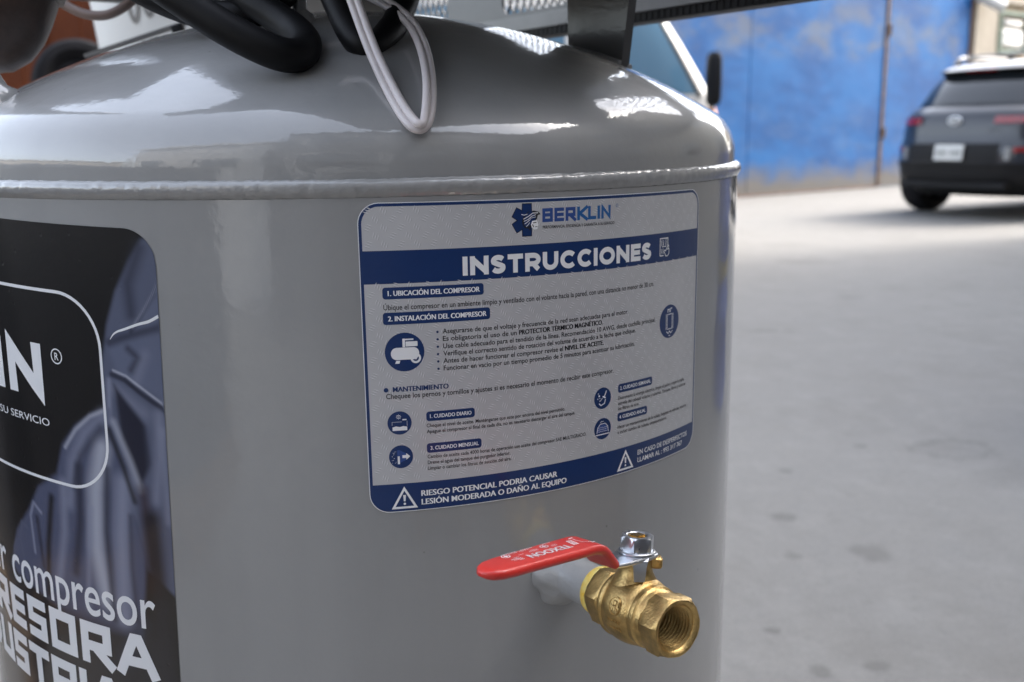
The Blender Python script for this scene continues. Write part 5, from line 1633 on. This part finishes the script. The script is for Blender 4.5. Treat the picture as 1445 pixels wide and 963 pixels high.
W2("rear_window", upx.patch(upx.rear_x, -.60, .60, 1.12, 1.425, .008, .02), M_GLASS)
for sg in (1, -1):
    ys = (.40, .900) if sg > 0 else (-.900, -.40)
    W2("tail_light", low.patch(low.rear_x, ys[0], ys[1], .925, .992, .022, .05, 22), M_TAIL)
    ys = (.60, .88) if sg > 0 else (-.88, -.60)
    W2("reflector", low.patch(low.rear_x, ys[0], ys[1], .655, .70, .018, .04, 16), M_TAIL)
    ys = (.52, .58) if sg > 0 else (-.58, -.54)
    W2("reverse_light", low.patch(low.rear_x, ys[0], ys[1], .58, .70, .016, .04), M_STEEL)
W2("plate_recess", low.patch(low.rear_x, -.48, .48, .56, .735, .004, .03), M_CLAD)
pl = W2("number_plate", low.patch(low.rear_x, -.155, .155, .575, .725, .03, .012), M_PLATE)
b = MB()
for k in range(7):
    if k == 3: continue
    x = -.115 + k * .038
    for dz in (-.022, .0, .022):
        b.box((low.rear_x(0, .645) - .034, x, .645 + dz), (.004, .022, .009))
b.build("plate_print", M_CLAD, pl)
b = MB()                                                # oval badge with a leaning letter
cx_ = low.rear_x(0, .955) - .02
ov = [(cx_, .072 * math.cos(t), .955 + .038 * math.sin(t)) for t in np.linspace(0, 2 * math.pi, 33)]
b.tube(ov, .006, 8, caps=False)
for y0 in (.032, -.032):
    b.tube([(cx_, y0 + .012, .955 - .026), (cx_, y0 - .012, .955 + .026)], .008, 8)
b.tube([(cx_, .036, .945), (cx_, -.036, .965)], .007, 8)
W2("badge", b, M_CHROME)
W2("bumper_strip", low.patch(low.rear_x, -.80, .80, .52, .55, .02, .04, 24), M_CLAD)
b = MB(); b.bbox((.10, 0, .33), (.10, 1.15, .07), .02); W2("skid_plate", b, M_CLAD)
for sg in (1, -1):
    b = MB()
    b.tube(spline([(.80, sg * .56, 1.535), (.90, sg * .57, 1.60), (1.1, sg * .575, 1.612), (1.9, sg * .575, 1.615), (2.3, sg * .57, 1.59), (2.42, sg * .56, 1.53)], 30), .016, 10)
    W2("roof_rail", b, M_STEEL)
    b = MB(); b.tube([(.86, sg * .565, 1.53), (.86, sg * .565, 1.585)], .03, 10); W2("rail_foot", b, M_CLAD)
    b = MB(); b.bbox((3.0, sg * 1.0, 1.08), (.12, .20, .14), .03); W2("door_mirror", b, M_CARPAINT)
b = MB()
for x_ in (1.05,):
    b.tube([(x_, -.575, 1.625), (x_, .575, 1.625)], .014, 10)
W2("cross_bar", b, M_STEEL)
b = MB(); b.prism([(.0, 0), (.16, 0), (.10, .05), (.05, .055)], (.82, .006, 1.545), (1, 0, 0), (0, 0, 1), (0, -1, 0), .012); W2("antenna_fin", b, M_CLAD)
for sg in (1, -1):
    W2("side_window", upx.side_patch([(2.35, 1.13), (1.5, 1.13), (1.5, 1.40), (2.25, 1.40)], sg, .006, .02), M_GLASS)
    W2("door_handle", low.side_patch([(1.75, .93), (1.55, .93), (1.55, .96), (1.75, .96)], sg, .03, .04), M_CARPAINT)
for x_ in (.82, 3.5):
    for sg in (1, -1):
        wheel(car, x_, sg * .80, .345, .22)

# ------------------------------------------------------------------ white van
VAN_HEAD = math.atan2(GD[1], GD[0]) - math.radians(14)
_vh = V3(math.cos(VAN_HEAD), math.sin(VAN_HEAD), 0); _vl = V3(-_vh[1], _vh[0], 0)
VANX, VANY = (at(1000, 135, 7.2) - _vh * 4.28 + _vl * .82)[:2]
van = thing("white_van", "white cab over van parked in front of the blue gate behind the tank", "van", (VANX, VANY, 0), VAN_HEAD)
vs = Shell([(.32, .05, 4.42, .80), (.42, .0, 4.50, .83), (.70, .0, 4.52, .84), (.95, .0, 4.50, .84), (1.12, .02, 4.44, .835), (1.30, .03, 4.32, .82), (1.50, .05, 4.18, .80), (1.70, .08, 4.03, .775), (1.85, .12, 3.90, .74), (1.93, .2, 3.75, .68), (1.96, .4, 3.5, .55)], 9)
b = MB(); vs.mesh(b, [.32, .38, .46, .6, .75, .9, 1.05, 1.12, 1.2, 1.3, 1.4, 1.5, 1.6, 1.7, 1.78, 1.85, 1.9, 1.93, 1.96], 96)
b.build("van_body", M_VAN, van, 50)
for sg in (1, -1):
    W2("door_window", vs.side_patch([(4.19, 1.15), (3.25, 1.15), (3.25, 1.72), (3.83, 1.72)], sg, .004, .02), M_VANGLASS, van)
    for (a, c) in ((3.1, 2.0), (1.9, .7)):
        W2("side_window", vs.side_patch([(a, 1.15), (c, 1.15), (c, 1.70), (a, 1.70)], sg, .004, .02), M_VANGLASS, van)
    # black seal along the front pillar
    W2("window_seal", vs.side_patch([(4.235, 1.13), (4.195, 1.13), (3.835, 1.73), (3.875, 1.73)], sg, .008, .02), M_CLAD, van)
    W2("door_seam", vs.side_patch([(3.19, .5), (3.175, .5), (3.175, 1.75), (3.19, 1.75)], sg, .003, .01), M_CLAD, van)
    W2("headlight", vs.patch(vs.front_x, sg * .45 if sg > 0 else -.72, sg * .72 if sg > 0 else -.45, .72, .88, .015, .03), M_STEEL, van)
    W2("indicator", vs.side_patch([(4.40, .98), (4.30, .98), (4.30, 1.05), (4.40, 1.05)], sg, .01, .02), M_ORANGE, van)
    b = MB()
    b.lathe([(.0005, -.19), (.045, -.187), (.07, -.17), (.082, -.13), (.085, 0), (.082, .13), (.07, .17), (.045, .187), (.0005, .19)], (4.20, sg * .99, 1.245), seg=24)
    b.v = [(4.20 + (q[0] - 4.20) * .45, q[1], q[2]) for q in b.v]; W2("wing_mirror", b, M_CLAD, van)
    b = MB(); b.tube([(4.28, sg * .80, 1.0), (4.24, sg * .92, 1.0), (4.20, sg * .98, 1.08)], .016, 8); W2("mirror_arm", b, M_CLAD, van)
W2("windscreen", vs.patch(vs.front_x, -.68, .68, 1.2, 1.78, .006, .02), M_VANGLASS, van)
W2("front_bumper", vs.patch(vs.front_x, -.80, .80, .36, .58, .03, .05, 20), M_CLAD, van)
for x_ in (.75, 3.55):
    for sg in (1, -1):
        wheel(van, x_, sg * .72, .31, .19)
